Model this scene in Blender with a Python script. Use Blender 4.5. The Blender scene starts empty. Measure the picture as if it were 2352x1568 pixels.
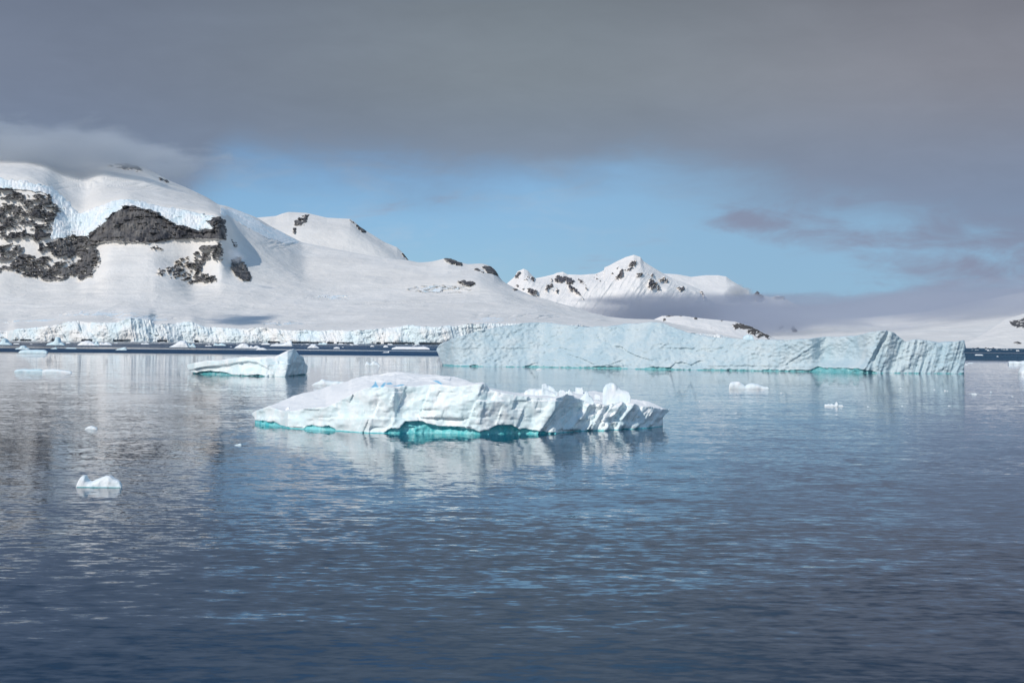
import bpy, math
import numpy as np
from mathutils import Vector, Matrix

scene = bpy.context.scene
COL = scene.collection

# ------------------------------------------------------------------ camera
F = 3267.0                 # focal length in units of a 2352 x 1568 picture
CX, CY = 1176.0, 784.0
ROLL, PITCH, EYE = 0.0087, 0.0005, 12.0
RIGHT = np.array([1.0, 0.0, ROLL]); RIGHT /= np.linalg.norm(RIGHT)
FWD = np.array([0.0, 1.0, -PITCH]); FWD /= np.linalg.norm(FWD)
UP = np.cross(RIGHT, FWD)

cam_d = bpy.data.cameras.new("camera")
cam = bpy.data.objects.new("camera", cam_d)
COL.objects.link(cam)
cam_d.sensor_width = 36.0
cam_d.lens = 36.0 * F / 2352.0
cam_d.clip_start, cam_d.clip_end = 0.5, 200000.0
m = Matrix.Identity(4)
for i in range(3):
    m[i][0], m[i][1], m[i][2] = RIGHT[i], UP[i], -FWD[i]
m[2][3] = EYE
cam.matrix_world = m
scene.camera = cam


def ray(px, py):
    px, py = np.broadcast_arrays(np.asarray(px, float), np.asarray(py, float))
    u, v = (px - CX) / F, (CY - py) / F
    return u[..., None] * RIGHT + v[..., None] * UP + FWD


def at(px, py, Y):
    """world point seen at a picture position, at distance Y"""
    d = ray(px, py)
    k = np.asarray(Y, float) / d[..., 1]
    p = d * k[..., None]
    p[..., 2] += EYE
    return p


def on_water(px, py):
    d = ray(px, py)
    k = -EYE / d[..., 2]
    p = d * k[..., None]
    p[..., 2] += EYE
    return p


def proj(x, y, z):
    dx, dy, dz = x, y, z - EYE
    w = dx * FWD[0] + dy * FWD[1] + dz * FWD[2]
    u = (dx * RIGHT[0] + dy * RIGHT[1] + dz * RIGHT[2]) / w
    v = (dx * UP[0] + dy * UP[1] + dz * UP[2]) / w
    return CX + u * F, CY - v * F


def poly(pts, x):
    a = np.array(pts, float)
    return np.interp(x, a[:, 0], a[:, 1])


def sstep(a, b, x):
    t = np.clip((x - a) / (b - a), 0, 1)
    return t * t * (3 - 2 * t)


# ------------------------------------------------------------------ noise
def _h(ix, iy, iz, seed):
    h = (ix.astype(np.int64) * 374761393 + iy.astype(np.int64) * 668265263 + iz * 2147483647 + seed * 1274126177) & 0xFFFFFFFF
    h = ((h ^ (h >> 13)) * 1274126177) & 0xFFFFFFFF
    h = ((h ^ (h >> 16)) * 2246822519) & 0xFFFFFFFF
    return ((h ^ (h >> 15)) & 0xFFFFFF) / float(0xFFFFFF)


def vn2(x, y, seed=0):
    xi, yi = np.floor(x), np.floor(y)
    fx, fy = x - xi, y - yi
    fx = fx * fx * fx * (fx * (fx * 6 - 15) + 10)
    fy = fy * fy * fy * (fy * (fy * 6 - 15) + 10)
    xi, yi = xi.astype(np.int64), yi.astype(np.int64)
    a, b = _h(xi, yi, 0, seed), _h(xi + 1, yi, 0, seed)
    c, d = _h(xi, yi + 1, 0, seed), _h(xi + 1, yi + 1, 0, seed)
    return ((a + (b - a) * fx) * (1 - fy) + (c + (d - c) * fx) * fy) * 2 - 1


def fbm(x, y, octv=4, seed=0, gain=0.5):
    x, y = np.broadcast_arrays(np.asarray(x, float), np.asarray(y, float))
    s, a, t = 0, 1.0, 0.0
    for o in range(octv):
        s = s + a * vn2(x, y, seed + o * 17)
        t += a
        a *= gain
        x, y = x * 2.03 + 11.3, y * 2.03 - 7.1
    return s / t


def ridged(x, y, octv=4, seed=0, gain=0.5):
    x, y = np.broadcast_arrays(np.asarray(x, float), np.asarray(y, float))
    s, a, t = 0, 1.0, 0.0
    for o in range(octv):
        s = s + a * (1 - 2 * np.abs(vn2(x, y, seed + o * 17)))
        t += a
        a *= gain
        x, y = x * 2.03 + 5.3, y * 2.03 - 3.1
    return s / t


def vn3(x, y, z, seed=0):
    xi, yi, zi = np.floor(x), np.floor(y), np.floor(z)
    fx, fy, fz = [f * f * (3 - 2 * f) for f in (x - xi, y - yi, z - zi)]
    xi, yi, zi = xi.astype(np.int64), yi.astype(np.int64), zi.astype(np.int64)
    r = 0
    for i in (0, 1):
        for j in (0, 1):
            for k in (0, 1):
                w = (fx if i else 1 - fx) * (fy if j else 1 - fy) * (fz if k else 1 - fz)
                r = r + w * _h(xi + i, yi + j, zi + k, seed)
    return r * 2 - 1


def fbm3(p, sc, octv=3, seed=0):
    s, a, t = 0, 1.0, 0.0
    q = p / sc
    for o in range(octv):
        s = s + a * vn3(q[..., 0], q[..., 1], q[..., 2], seed + o * 13)
        t += a
        a *= 0.5
        q = q * 2.03 + 4.7
    return s / t


def worley(x, y, seed=0):
    """distance to the nearest and second feature point"""
    x, y = np.broadcast_arrays(np.asarray(x, float), np.asarray(y, float))
    xi, yi = np.floor(x).astype(np.int64), np.floor(y).astype(np.int64)
    f1 = np.full(x.shape, 9.0)
    f2 = np.full(x.shape, 9.0)
    idv = np.zeros(x.shape)
    for i in (-1, 0, 1):
        for j in (-1, 0, 1):
            cx = xi + i + _h(xi + i, yi + j, 0, seed)
            cy = yi + j + _h(xi + i, yi + j, 0, seed + 5)
            d = np.hypot(x - cx, y - cy)
            n = d < f1
            f2 = np.where(n, f1, np.minimum(f2, d))
            idv = np.where(n, _h(xi + i, yi + j, 0, seed + 9), idv)
            f1 = np.where(n, d, f1)
    return f1, f2, idv


def facets(x, y, seed=0):
    """broken faces: every cell is a plane with a tilt of its own"""
    x, y = np.broadcast_arrays(np.asarray(x, float), np.asarray(y, float))
    xi, yi = np.floor(x).astype(np.int64), np.floor(y).astype(np.int64)
    best = np.full(x.shape, -9.0)
    for i in (-1, 0, 1):
        for j in (-1, 0, 1):
            hx, hy = _h(xi + i, yi + j, 0, seed), _h(xi + i, yi + j, 0, seed + 5)
            dx, dy = x - (xi + i + hx), y - (yi + j + hy)
            tx = _h(xi + i, yi + j, 0, seed + 7) - 0.5
            ty = _h(xi + i, yi + j, 0, seed + 8) - 0.5
            o = _h(xi + i, yi + j, 0, seed + 9) * 0.6
            v = o + tx * dx * 1.5 + ty * dy * 1.6 - 0.22 * (dx * dx + dy * dy)
            best = np.maximum(best, v)
    return best


def poly_sd(pts, x, y):
    """signed distance to a polygon, positive inside"""
    pts = np.array(pts, float)
    d = np.full(x.shape, 1e9)
    ins = np.zeros(x.shape, bool)
    n = len(pts)
    for i in range(n):
        ax, ay = pts[i]
        bx, by = pts[(i + 1) % n]
        ex, ey = bx - ax, by - ay
        t = np.clip(((x - ax) * ex + (y - ay) * ey) / (ex * ex + ey * ey + 1e-9), 0, 1)
        d = np.minimum(d, np.hypot(x - ax - t * ex, y - ay - t * ey))
        c = ((ay > y) != (by > y)) & (x < ex * (y - ay) / (ey if abs(ey) > 1e-9 else 1e-9) + ax)
        ins ^= c
    return np.where(ins, d, -d)


def line_d(pts, x, y):
    """distance to an open line and the signed side (positive below it)"""
    pts = np.array(pts, float)
    d = np.full(x.shape, 1e9)
    for i in range(len(pts) - 1):
        ax, ay = pts[i]
        ex, ey = pts[i + 1] - pts[i]
        t = np.clip(((x - ax) * ex + (y - ay) * ey) / (ex * ex + ey * ey + 1e-9), 0, 1)
        d = np.minimum(d, np.hypot(x - ax - t * ex, y - ay - t * ey))
    side = y - np.interp(x, pts[:, 0], pts[:, 1])
    return d, side


# ------------------------------------------------------------------ materials
def N(nt, typ, **kw):
    n = nt.nodes.new(typ)
    for k, v in kw.items():
        if k.startswith("i_"):
            n.inputs[k[2:].replace("_", " ")].default_value = v
        else:
            setattr(n, k, v)
    return n


def new_mat(name):
    mt = bpy.data.materials.new(name)
    mt.use_nodes = True
    mt.node_tree.nodes.clear()
    return mt, mt.node_tree


def math_n(nt, op, a, b=None, c=None, clamp=False):
    n = nt.nodes.new("ShaderNodeMath")
    n.operation = op
    n.use_clamp = clamp
    for i, v in enumerate((a, b, c)):
        if v is None:
            continue
        if isinstance(v, (int, float)):
            n.inputs[i].default_value = v
        else:
            nt.links.new(v, n.inputs[i])
    return n.outputs[0]


def mix_c(nt, fac, a, b):
    n = nt.nodes.new("ShaderNodeMix")
    n.data_type = 'RGBA'
    for s, v in ((n.inputs[0], fac), (n.inputs[6], a), (n.inputs[7], b)):
        if isinstance(v, (int, float)):
            s.default_value = v
        elif isinstance(v, tuple):
            s.default_value = (*v, 1)
        else:
            nt.links.new(v, s)
    return n.outputs[2]


def mrange(nt, v, a, b, c=0.0, d=1.0, smooth=True):
    n = nt.nodes.new("ShaderNodeMapRange")
    n.interpolation_type = 'SMOOTHSTEP' if smooth else 'LINEAR'
    nt.links.new(v, n.inputs[0])
    for i, x in enumerate((a, b, c, d)):
        if isinstance(x, (int, float)):
            n.inputs[1 + i].default_value = x
        else:
            nt.links.new(x, n.inputs[1 + i])
    return n.outputs[0]


def noise_n(nt, vec, scale, detail=4.0, rough=0.55, dist=0.0):
    n = N(nt, "ShaderNodeTexNoise")
    n.inputs["Scale"].default_value = scale
    n.inputs["Detail"].default_value = detail
    n.inputs["Roughness"].default_value = rough
    n.inputs["Distortion"].default_value = dist
    if vec is not None:
        nt.links.new(vec, n.inputs["Vector"])
    return n


def pos_scaled(nt, s):
    g = N(nt, "ShaderNodeNewGeometry")
    mp = N(nt, "ShaderNodeMapping")
    mp.inputs["Scale"].default_value = s
    nt.links.new(g.outputs["Position"], mp.inputs["Vector"])
    return mp.outputs[0]


def ice_mat(name, c1, c2, size, bump=0.3, rough=0.55, sss=0.0, stretch=(1, 1, 1), sheen=0.3):
    """two colours mixed by clouds of the given size (metres) and a grainy relief"""
    mt, nt = new_mat(name)
    out = N(nt, "ShaderNodeOutputMaterial")
    b = N(nt, "ShaderNodeBsdfPrincipled")
    b.inputs["Roughness"].default_value = rough
    b.inputs["Specular IOR Level"].default_value = sheen
    v = pos_scaled(nt, tuple(s / size for s in stretch))
    n1 = noise_n(nt, v, 1.0, 5.0, 0.6, 0.6)
    col = mix_c(nt, mrange(nt, n1.outputs[0], 0.35, 0.68), c1, c2)
    nt.links.new(col, b.inputs["Base Color"])
    n2 = noise_n(nt, v, 4.0, 6.0, 0.62)
    bp = N(nt, "ShaderNodeBump")
    bp.inputs["Strength"].default_value = bump
    bp.inputs["Distance"].default_value = size * 0.12
    nt.links.new(n2.outputs[0], bp.inputs["Height"])
    nt.links.new(bp.outputs[0], b.inputs["Normal"])
    if sss > 0:
        b.inputs["Subsurface Weight"].default_value = sss
        b.inputs["Subsurface Radius"].default_value = (0.25, 0.7, 0.9)
        b.inputs["Subsurface Scale"].default_value = size * 0.25
    nt.links.new(b.outputs[0], out.inputs[0])
    return mt


def rock_mat(name, c1, c2, size):
    mt, nt = new_mat(name)
    out = N(nt, "ShaderNodeOutputMaterial")
    b = N(nt, "ShaderNodeBsdfPrincipled")
    b.inputs["Roughness"].default_value = 0.85
    b.inputs["Specular IOR Level"].default_value = 0.2
    v = pos_scaled(nt, (1 / size, 1 / size, 0.22 / size))      # streaked down the face
    n1 = noise_n(nt, v, 1.0, 7.0, 0.66, 0.4)
    v2 = pos_scaled(nt, (0.2 / size, 0.2 / size, 0.3 / size))
    n2 = noise_n(nt, v2, 1.0, 4.0, 0.6)
    f = math_n(nt, 'ADD', math_n(nt, 'MULTIPLY', n1.outputs[0], 0.7), math_n(nt, 'MULTIPLY', n2.outputs[0], 0.3))
    col = mix_c(nt, mrange(nt, f, 0.36, 0.66), c1, c2)
    nt.links.new(col, b.inputs["Base Color"])
    bp = N(nt, "ShaderNodeBump")
    bp.inputs["Strength"].default_value = 0.8
    bp.inputs["Distance"].default_value = size * 0.3
    nt.links.new(n1.outputs[0], bp.inputs["Height"])
    nt.links.new(bp.outputs[0], b.inputs["Normal"])
    nt.links.new(b.outputs[0], out.inputs[0])
    return mt


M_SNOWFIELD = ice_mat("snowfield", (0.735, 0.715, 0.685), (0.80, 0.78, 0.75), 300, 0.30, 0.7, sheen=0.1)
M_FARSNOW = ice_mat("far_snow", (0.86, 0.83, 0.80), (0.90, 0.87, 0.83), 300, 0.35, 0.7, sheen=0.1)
M_SERAC = ice_mat("serac_ice", (0.68, 0.79, 0.84), (0.84, 0.85, 0.86), 60, 0.6, 0.6, stretch=(1, 1, 0.6), sheen=0.15)
M_FRONT = ice_mat("glacier_front", (0.68, 0.785, 0.82), (0.82, 0.815, 0.80), 60, 0.45, 0.6, stretch=(1, 1, 0.8), sheen=0.15)
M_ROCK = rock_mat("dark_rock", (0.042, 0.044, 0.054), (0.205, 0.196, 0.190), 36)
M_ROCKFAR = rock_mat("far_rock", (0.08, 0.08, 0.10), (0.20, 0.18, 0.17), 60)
M_ROCKHILL = rock_mat("hill_rock", (0.05, 0.045, 0.042), (0.17, 0.15, 0.135), 12)
M_BERGICE = ice_mat("berg_ice", (0.70, 0.84, 0.86), (0.86, 0.90, 0.90), 2.2, 0.24, 0.45, stretch=(1, 1, 0.7))
M_BERGSNOW = ice_mat("berg_snow", (0.90, 0.90, 0.885), (0.94, 0.94, 0.925), 2.5, 0.32, 0.7, stretch=(1.6, 0.5, 1), sheen=0.1)
M_TEAL = ice_mat("waterline_ice", (0.08, 0.54, 0.58), (0.32, 0.74, 0.76), 1.6, 0.5, 0.25)
M_HOLLOW = ice_mat("hollow_ice", (0.06, 0.34, 0.37), (0.32, 0.55, 0.58), 2.5, 0.4, 0.35)
M_CREVICE = ice_mat("blue_ice", (0.22, 0.62, 0.88), (0.45, 0.78, 0.92), 0.8, 0.3, 0.4)
M_TABICE = ice_mat("table_ice", (0.43, 0.56, 0.62), (0.56, 0.65, 0.68), 9, 0.38, 0.5, stretch=(1, 1, 0.6))  # bluish glacier ice, albedo also darkened to stand in for thin cloud shade
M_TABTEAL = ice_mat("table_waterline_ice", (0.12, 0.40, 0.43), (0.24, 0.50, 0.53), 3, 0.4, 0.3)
M_FLOE = ice_mat("floe_ice", (0.76, 0.86, 0.89), (0.88, 0.90, 0.91), 2.0, 0.5, 0.55)
M_FLOEBLUE = ice_mat("blue_floe_ice", (0.58, 0.76, 0.82), (0.74, 0.85, 0.89), 2.0, 0.5, 0.5)
M_FARFLOE = ice_mat("far_floe_ice", (0.80, 0.85, 0.88), (0.88, 0.88, 0.89), 9.0, 0.5, 0.55)


# ------------------------------------------------------------------ objects
def tag(o, label=None, cat=None, group=None, kind=None):
    if label: o["label"] = label
    if cat: o["category"] = cat
    if group: o["group"] = group
    if kind: o["kind"] = kind
    return o


def mesh_obj(name, V, Q, mat, parent=None, smooth=True):
    me = bpy.data.meshes.new(name)
    V = np.ascontiguousarray(V, np.float32)
    Q = np.ascontiguousarray(Q, np.int32)
    k = Q.shape[1]
    me.vertices.add(len(V))
    me.vertices.foreach_set("co", V.ravel())
    me.loops.add(Q.size)
    me.loops.foreach_set("vertex_index", Q.ravel())
    me.polygons.add(len(Q))
    me.polygons.foreach_set("loop_start", np.arange(0, Q.size, k, dtype=np.int32))
    me.polygons.foreach_set("use_smooth", np.full(len(Q), smooth, bool))
    me.update(calc_edges=True)
    me.validate()
    me.materials.append(mat)
    o = bpy.data.objects.new(name, me)
    COL.objects.link(o)
    if parent is not None:
        o.parent = parent
        o.matrix_parent_inverse = parent.matrix_world.inverted()
    return o


def sub_mesh(name, V, Q, sel, mat, parent=None):
    q = Q[sel]
    if len(q) == 0:
        return None
    u, inv = np.unique(q.ravel(), return_inverse=True)
    return mesh_obj(name, V[u], inv.reshape(q.shape), mat, parent)


def empty(name, loc):
    o = bpy.data.objects.new(name, None)
    o.empty_display_size = 1.0
    COL.objects.link(o)
    o.location = loc
    bpy.context.view_layer.update()
    return o


def grid_quads(nr, nc):
    i = np.arange(nr * nc).reshape(nr, nc)
    return np.stack([i[:-1, :-1], i[:-1, 1:], i[1:, 1:], i[1:, :-1]], -1).reshape(-1, 4)


def pchip(tk, yk, t):
    """monotone cubic along axis 0; yk has shape (K, n)"""
    h = np.diff(tk)[:, None]
    dl = np.diff(yk, axis=0) / h
    d = np.zeros_like(yk)
    a, b = dl[:-1], dl[1:]
    w = a * b > 0
    with np.errstate(divide='ignore', invalid='ignore'):
        d[1:-1] = np.where(w, 2 * a * b / (a + b), 0)
    d[0], d[-1] = dl[0], dl[-1]
    k = np.clip(np.searchsorted(tk, t, side='right') - 1, 0, len(tk) - 2)
    hh = (tk[k + 1] - tk[k])[:, None]
    s = ((t - tk[k])[:, None]) / hh
    return ((1 + 2 * s) * (1 - s) ** 2 * yk[k] + s * (1 - s) ** 2 * hh * d[k]
            + s * s * (3 - 2 * s) * yk[k + 1] + s * s * (s - 1) * hh * d[k + 1])


def gsm(a, sig):
    n = int(3 * sig) + 1
    k = np.exp(-0.5 * (np.arange(-n, n + 1) / sig) ** 2)
    k /= k.sum()
    b = np.concatenate([np.full(n, a[0]) + (np.arange(-n, 0)) * (a[1] - a[0]), a, np.full(n, a[-1]) + np.arange(1, n + 1) * (a[-1] - a[-2])])
    return np.convolve(b, k, 'valid')


def rock_mask(pl, X, Y, gx=7.5, gy=3.2, seed=3):
    r = np.zeros(X.shape, bool)
    n = (0.75 * fbm(X / gx + 0.5 * Y / gy, Y / gy, 4, seed, 0.6) + 0.5 * fbm(X / (gx * 3), Y / (gy * 3), 2, seed + 5)) / 0.27
    for pts, dens in pl:
        a = np.array(pts, float)
        bb = (X > a[:, 0].min() - 8) & (X < a[:, 0].max() + 8) & (Y > a[:, 1].min() - 8) & (Y < a[:, 1].max() + 8)
        if not bb.any():
            continue
        sd = poly_sd(pts, X[bb], Y[bb])
        g = 0.9 * 4.91 * (dens ** 0.14 - (1 - dens) ** 0.14) - 1.0
        r[bb] |= (np.clip(sd / 2.0, -6, 1.0) + 0.9 * n[bb] + g) > 0
    return r


def terrain(name, cols, rows, nsub, parts, mat, label, amp=8.0, nscale=500.0, shape=None, back=(2500, 0.35), seed=1, backrows=8, soft=14.0):
    """a mountain lofted through contour lines rows = [(pys, Ys)], each given over the columns;
    parts = [(part name, polygons, material, push, part label)]"""
    K = len(rows)
    py = np.array([poly(r[0], cols) for r in rows])
    Y = np.array([poly(r[1], cols) for r in rows])
    dc = cols[1] - cols[0]
    for i in range(K):
        Y[i] = gsm(Y[i], (7 if soft < 12 else 24) / dc)
        if i < K - 1:
            py[i] = gsm(py[i], (soft if i else soft * 0.4) / dc)
        elif i == K - 1 and soft < 12:
            py[i] = gsm(py[i], 5.0 / dc)
    tk = np.arange(K, dtype=float)
    t = np.concatenate([np.linspace(i, i + 1, nsub[i], endpoint=False) for i in range(K - 1)] + [[K - 1.0]])
    PY, YY = pchip(tk, py, t), pchip(tk, Y, t)
    PX = np.broadcast_to(cols, PY.shape).copy()
    P = at(PX, PY, YY)
    # relief
    x, y = P[..., 0], P[..., 1]
    w = np.minimum(1, np.minimum(np.arange(len(t))[:, None] / 6.0, (len(t) - 1 - np.arange(len(t)))[:, None] / 14.0 + 0.12))
    P[..., 2] += w * amp * (fbm(x / nscale, y / nscale, 5, seed) + 0.35 * ridged(x / (nscale * 0.35), y / (nscale * 0.6), 3, seed + 40))
    if shape is not None:
        shape(P, PX, PY, t)
    labels = np.zeros(PX.shape, int)
    for k, (_, pl, _, push, _) in enumerate(parts):
        mk = pl(PX, PY) if callable(pl) else rock_mask(pl, PX, PY)
        labels[mk] = k + 1
        rr = 0.6 * ridged(PX / 4.0 + PY / 40, PY / 15.0, 4, 70 + k) + 1.3 * facets(PX / 12, PY / 8, 75 + k)
        P[..., 1] -= np.where(mk, push * (0.45 + 0.8 * rr), 0)
    # far side
    B = [P]
    last = P[-1]
    for i in range(1, backrows + 1):
        q = last.copy()
        f = i / backrows
        q[:, 1] += back[0] * f
        q[:, 0] *= 1 + back[0] * f / last[:, 1]
        q[:, 2] = last[:, 2] * (1 - f * (1 - back[1])) - 30 * f * f
        B.append(q[None])
    V = np.concatenate(B, 0)
    nr, nc = V.shape[:2]
    Q = grid_quads(nr, nc)
    lab = np.zeros((nr, nc), int)
    lab[:labels.shape[0]] = labels
    ql = lab.ravel()[Q[:, 0]]
    V = V.reshape(-1, 3)
    o = sub_mesh(name, V, Q, ql == 0, mat)
    tag(o, label, "mountain", kind="structure")
    for k, (pn, _, pm, _, plab) in enumerate(parts):
        c = sub_mesh(pn, V, Q, ql == k + 1, pm, o)
        if c is not None and plab:
            c["label"] = plab
    return o


def Z1(pts):     # points read in the enlargement of the left massif
    return [(x * 0.26857, 315.8 + y * 0.26857) for x, y in pts]


def Z3(pts):     # ... of the rounded shoulder
    return [(516.8 + x * 0.29297, 459.4 + y * 0.29297) for x, y in pts]


def Z4(pts):
    return [(1091 + x * 0.3418, 545.5 + y * 0.3418) for x, y in pts]


def Z5(pts):
    return [(1665.2 + x * 0.29199, 545.5 + y * 0.29199) for x, y in pts]


def Z7(pts):
    return [(1148.4 + x * 0.21973, 557 + y * 0.21973) for x, y in pts]


# ---- the left massif -------------------------------------------------------
GTOP = [(-260, 750), (0, 757), (21, 759), (32, 755), (107, 749), (161, 741), (228, 738), (268, 740), (300, 731), (345, 735), (354, 746),
        (397, 743), (440, 738), (470, 750), (537, 752), (632, 755), (780, 758), (868, 755), (941, 749), (1044, 748), (1103, 743),
        (1176, 742), (1300, 748), (1450, 755), (1600, 765), (1760, 785)]
SHORE = [(-260, 4250), (15, 4230), (24, 4150), (34, 4080), (120, 4060), (300, 4000), (420, 4080), (600, 4050), (800, 3980), (1000, 3950), (1300, 4000), (1760, 4300)]
SKY_A = [(-260, 352), (0, 350), (100, 342), (161, 339), (210, 342), (242, 350), (282, 372), (336, 386), (362, 399), (387, 414), (430, 431), (478, 454),
         (502, 470), (517, 472), (546, 483), (590, 500), (619, 518), (663, 541), (692, 556), (751, 568), (810, 580), (883, 594),
         (939, 598), (962, 603), (991, 601), (1028, 592), (1059, 603), (1073, 607), (1109, 605), (1132, 613), (1143, 628), (1151, 644),
         (1193, 669), (1245, 689), (1296, 706), (1350, 720), (1398, 730), (1433, 732), (1501, 733), (1535, 740), (1604, 754), (1672, 768),
         (1706, 777), (1760, 787)]
cols = np.linspace(-260, 1745, 1300)
R1p = [(-260, 715), (0, 712), (300, 700), (560, 720), (760, 725), (1000, 720), (1200, 722), (1400, 745), (1500, 749), (1600, 761), (1745, 786)]
R2p = [(-260, 640), (0, 620), (40, 628), (110, 645), (150, 640), (185, 648), (220, 622), (240, 560), (300, 556), (350, 552), (400, 600), (440, 648), (500, 648), (520, 636),
       (548, 638), (578, 644), (620, 650), (760, 672), (1000, 676), (1150, 690), (1200, 702), (1400, 740), (1500, 744), (1600, 758), (1745, 786)]
R3p = [(-260, 445), (0, 430), (100, 440), (125, 470), (150, 500), (175, 540), (210, 520), (250, 490), (300, 472), (340, 480), (380, 500), (410, 515), (470, 525),
       (500, 500), (517, 502), (526, 556), (590, 585), (700, 630), (900, 640), (1000, 640), (1100, 650), (1150, 670), (1200, 690), (1400, 736), (1500, 740), (1600, 757), (1745, 785.5)]
R4p = [(-260, 400), (0, 400), (60, 404), (108, 420), (130, 446), (160, 470), (190, 484), (230, 462), (290, 452), (340, 462), (380, 468), (440, 478), (500, 486), (517, 492),
       (526, 512), (590, 540), (700, 595), (900, 612), (1000, 622), (1100, 630), (1150, 656), (1200, 676), (1400, 733), (1500, 737), (1600, 756), (1745, 785)]
R1y = [(-260, 5100), (400, 5000), (800, 4900), (1200, 4900), (1500, 4800), (1745, 4700)]
R2y = [(-260, 5700), (200, 5600), (240, 5800), (350, 5800), (505, 5600), (530, 5680), (620, 5750), (1000, 5700), (1400, 5200), (1745, 4900)]
R3y = [(-260, 6000), (200, 5950), (500, 5900), (516, 5900), (528, 6020), (560, 6100), (700, 6300), (1000, 6000), (1400, 5500), (1745, 5000)]
R4y = [(-260, 6080), (200, 6050), (500, 6000), (516, 6010), (528, 6250), (560, 6400), (700, 6700), (1000, 6300), (1400, 5700), (1745, 5050)]
R5y = [(-260, 7600), (200, 7500), (480, 7100), (520, 7100), (700, 7300), (1000, 6700), (1150, 6500), (1400, 6000), (1745, 5150)]
SHY = [(a, b + 45) for a, b in SHORE]
GT2 = [(a, b + 3) for a, b in GTOP]

ROCK_A = [
    (Z1([(-900, 440), (120, 430), (200, 480), (360, 470), (440, 480), (460, 540), (540, 600), (530, 640), (470, 660), (460, 720), (440, 800), (400, 850), (300, 880), (180, 850), (100, 860), (20, 860), (-900, 800)]), 0.40),
    (Z1([(-900, 880), (100, 900), (220, 920), (180, 990), (60, 1050), (-900, 1060)]), 0.45),
    (Z1([(-900, 1110), (0, 1100), (150, 1040), (190, 1000), (420, 1010), (480, 1040), (600, 1040), (650, 1000), (680, 940), (760, 910), (830, 950), (870, 1060), (860, 1090), (810, 1140), (790, 1190), (700, 1215), (640, 1190), (620, 1170), (540, 1220), (420, 1230), (340, 1200), (280, 1190), (150, 1170), (120, 1150), (60, 1130), (0, 1160), (-900, 1150)]), 0.60),
    (Z1([(330, 970), (360, 910), (470, 870), (560, 850), (650, 825), (740, 830), (790, 870), (820, 940), (760, 920), (660, 930), (640, 1010), (560, 1030), (480, 1000), (400, 980)]), 0.60),
    (Z1([(800, 800), (850, 770), (920, 730), (930, 680), (1000, 640), (1080, 590), (1160, 590), (1260, 610), (1360, 640), (1400, 680), (1460, 710), (1520, 750), (1600, 765), (1660, 775), (1750, 790), (1830, 790), (1840, 760), (1780, 710), (1860, 680), (1930, 690), (1930, 860), (1880, 860), (1700, 850), (1550, 850), (1450, 860), (1330, 880), (1250, 890), (1150, 895), (1050, 880), (930, 880), (840, 880), (820, 890), (780, 840)]), 0.97),
    (Z1([(1300, 1130), (1400, 1100), (1480, 1080), (1530, 1030), (1640, 990), (1700, 950), (1740, 900), (1880, 890), (1910, 930), (1910, 1060), (1850, 1050), (1800, 1010), (1740, 1080), (1720, 1130), (1780, 1150), (1840, 1170), (1865, 1220), (1830, 1245), (1720, 1215), (1620, 1245), (1540, 1220), (1460, 1200), (1430, 1170), (1330, 1170)]), 0.46),
    (Z1([(1265, 940), (1330, 920), (1420, 930), (1400, 950), (1340, 965)]), 0.7),
    (Z1([(1990, 1110), (2000, 1040), (2050, 1030), (2110, 1110), (2140, 1170), (2140, 1210), (2080, 1190), (2020, 1160)]), 0.97),
    (Z1([(1960, 840), (2030, 880), (2050, 960), (2000, 920)]), 0.5),
    (Z1([(910, 250), (960, 235), (1100, 225), (1180, 245), (1240, 300), (1180, 290), (1100, 275), (1000, 265)]), 0.7),
    (Z1([(1370, 345), (1420, 345), (1440, 380), (1400, 370)]), 0.7),
    (Z3([(1725, 465), (1800, 470), (1850, 495), (1865, 515), (1790, 505), (1740, 485)]), 0.85),
    (Z3([(1925, 545), (1975, 535), (1985, 550), (2030, 580), (1980, 568), (1940, 558)]), 0.75),
    (Z3([(2020, 530), (2080, 535), (2130, 555), (2160, 620), (2110, 595), (2060, 570)]), 0.9),
    (Z3([(1830, 645), (1870, 642), (1955, 658), (1900, 672), (1850, 668)]), 0.9),
    (Z3([(2255, 700), (2280, 702), (2312, 716), (2280, 714)]), 0.8),
]
ICE_A = [
    Z1([(-900, 360), (0, 350), (150, 360), (300, 385), (410, 400), (450, 420), (520, 490), (600, 560), (640, 620), (690, 650), (750, 620), (880, 570), (1000, 530), (1110, 520), (1250, 545), (1400, 580), (1500, 590), (1650, 620), (1800, 660), (1880, 680), (1850, 720), (1840, 800), (1700, 800), (1560, 770), (1450, 710), (1360, 650), (1240, 600), (1120, 580), (1000, 630), (920, 700), (850, 760), (770, 850), (640, 830), (540, 850), (440, 870), (450, 780), (480, 660), (440, 480), (360, 460), (200, 440), (-900, 430)]),
    Z1([(1890, 600), (2000, 620), (2120, 660), (2250, 750), (2400, 800), (2560, 900), (2480, 910), (2300, 860), (2150, 790), (2000, 690), (1900, 650)]),
]


def ice_a(X, Y):
    r = np.zeros(X.shape, bool)
    n = fbm(X / 10, Y / 6, 3, 31)
    for pts in ICE_A:
        a = np.array(pts)
        bb = (X > a[:, 0].min() - 5) & (X < a[:, 0].max() + 5) & (Y > a[:, 1].min() - 5) & (Y < a[:, 1].max() + 5)
        sd = poly_sd(pts, X[bb], Y[bb])
        r[bb] |= sd + 4 * n[bb] > 0
    # crevassed patches low on the snowfield
    for cx, cy, rx, ry in ((325, 734, 60, 9), (230, 722, 90, 7), (760, 680, 40, 6), (1010, 665, 70, 9), (1120, 738, 60, 5), (660, 745, 60, 3), (60, 735, 90, 4)):
        d = ((X - cx) / rx) ** 2 + ((Y - cy) / ry) ** 2
        r |= (d < 1.2) & (ridged(X / 14 + Y / 3, Y / 2.6, 3, 77) - 0.45 * d > 0.12)
    return r


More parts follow.
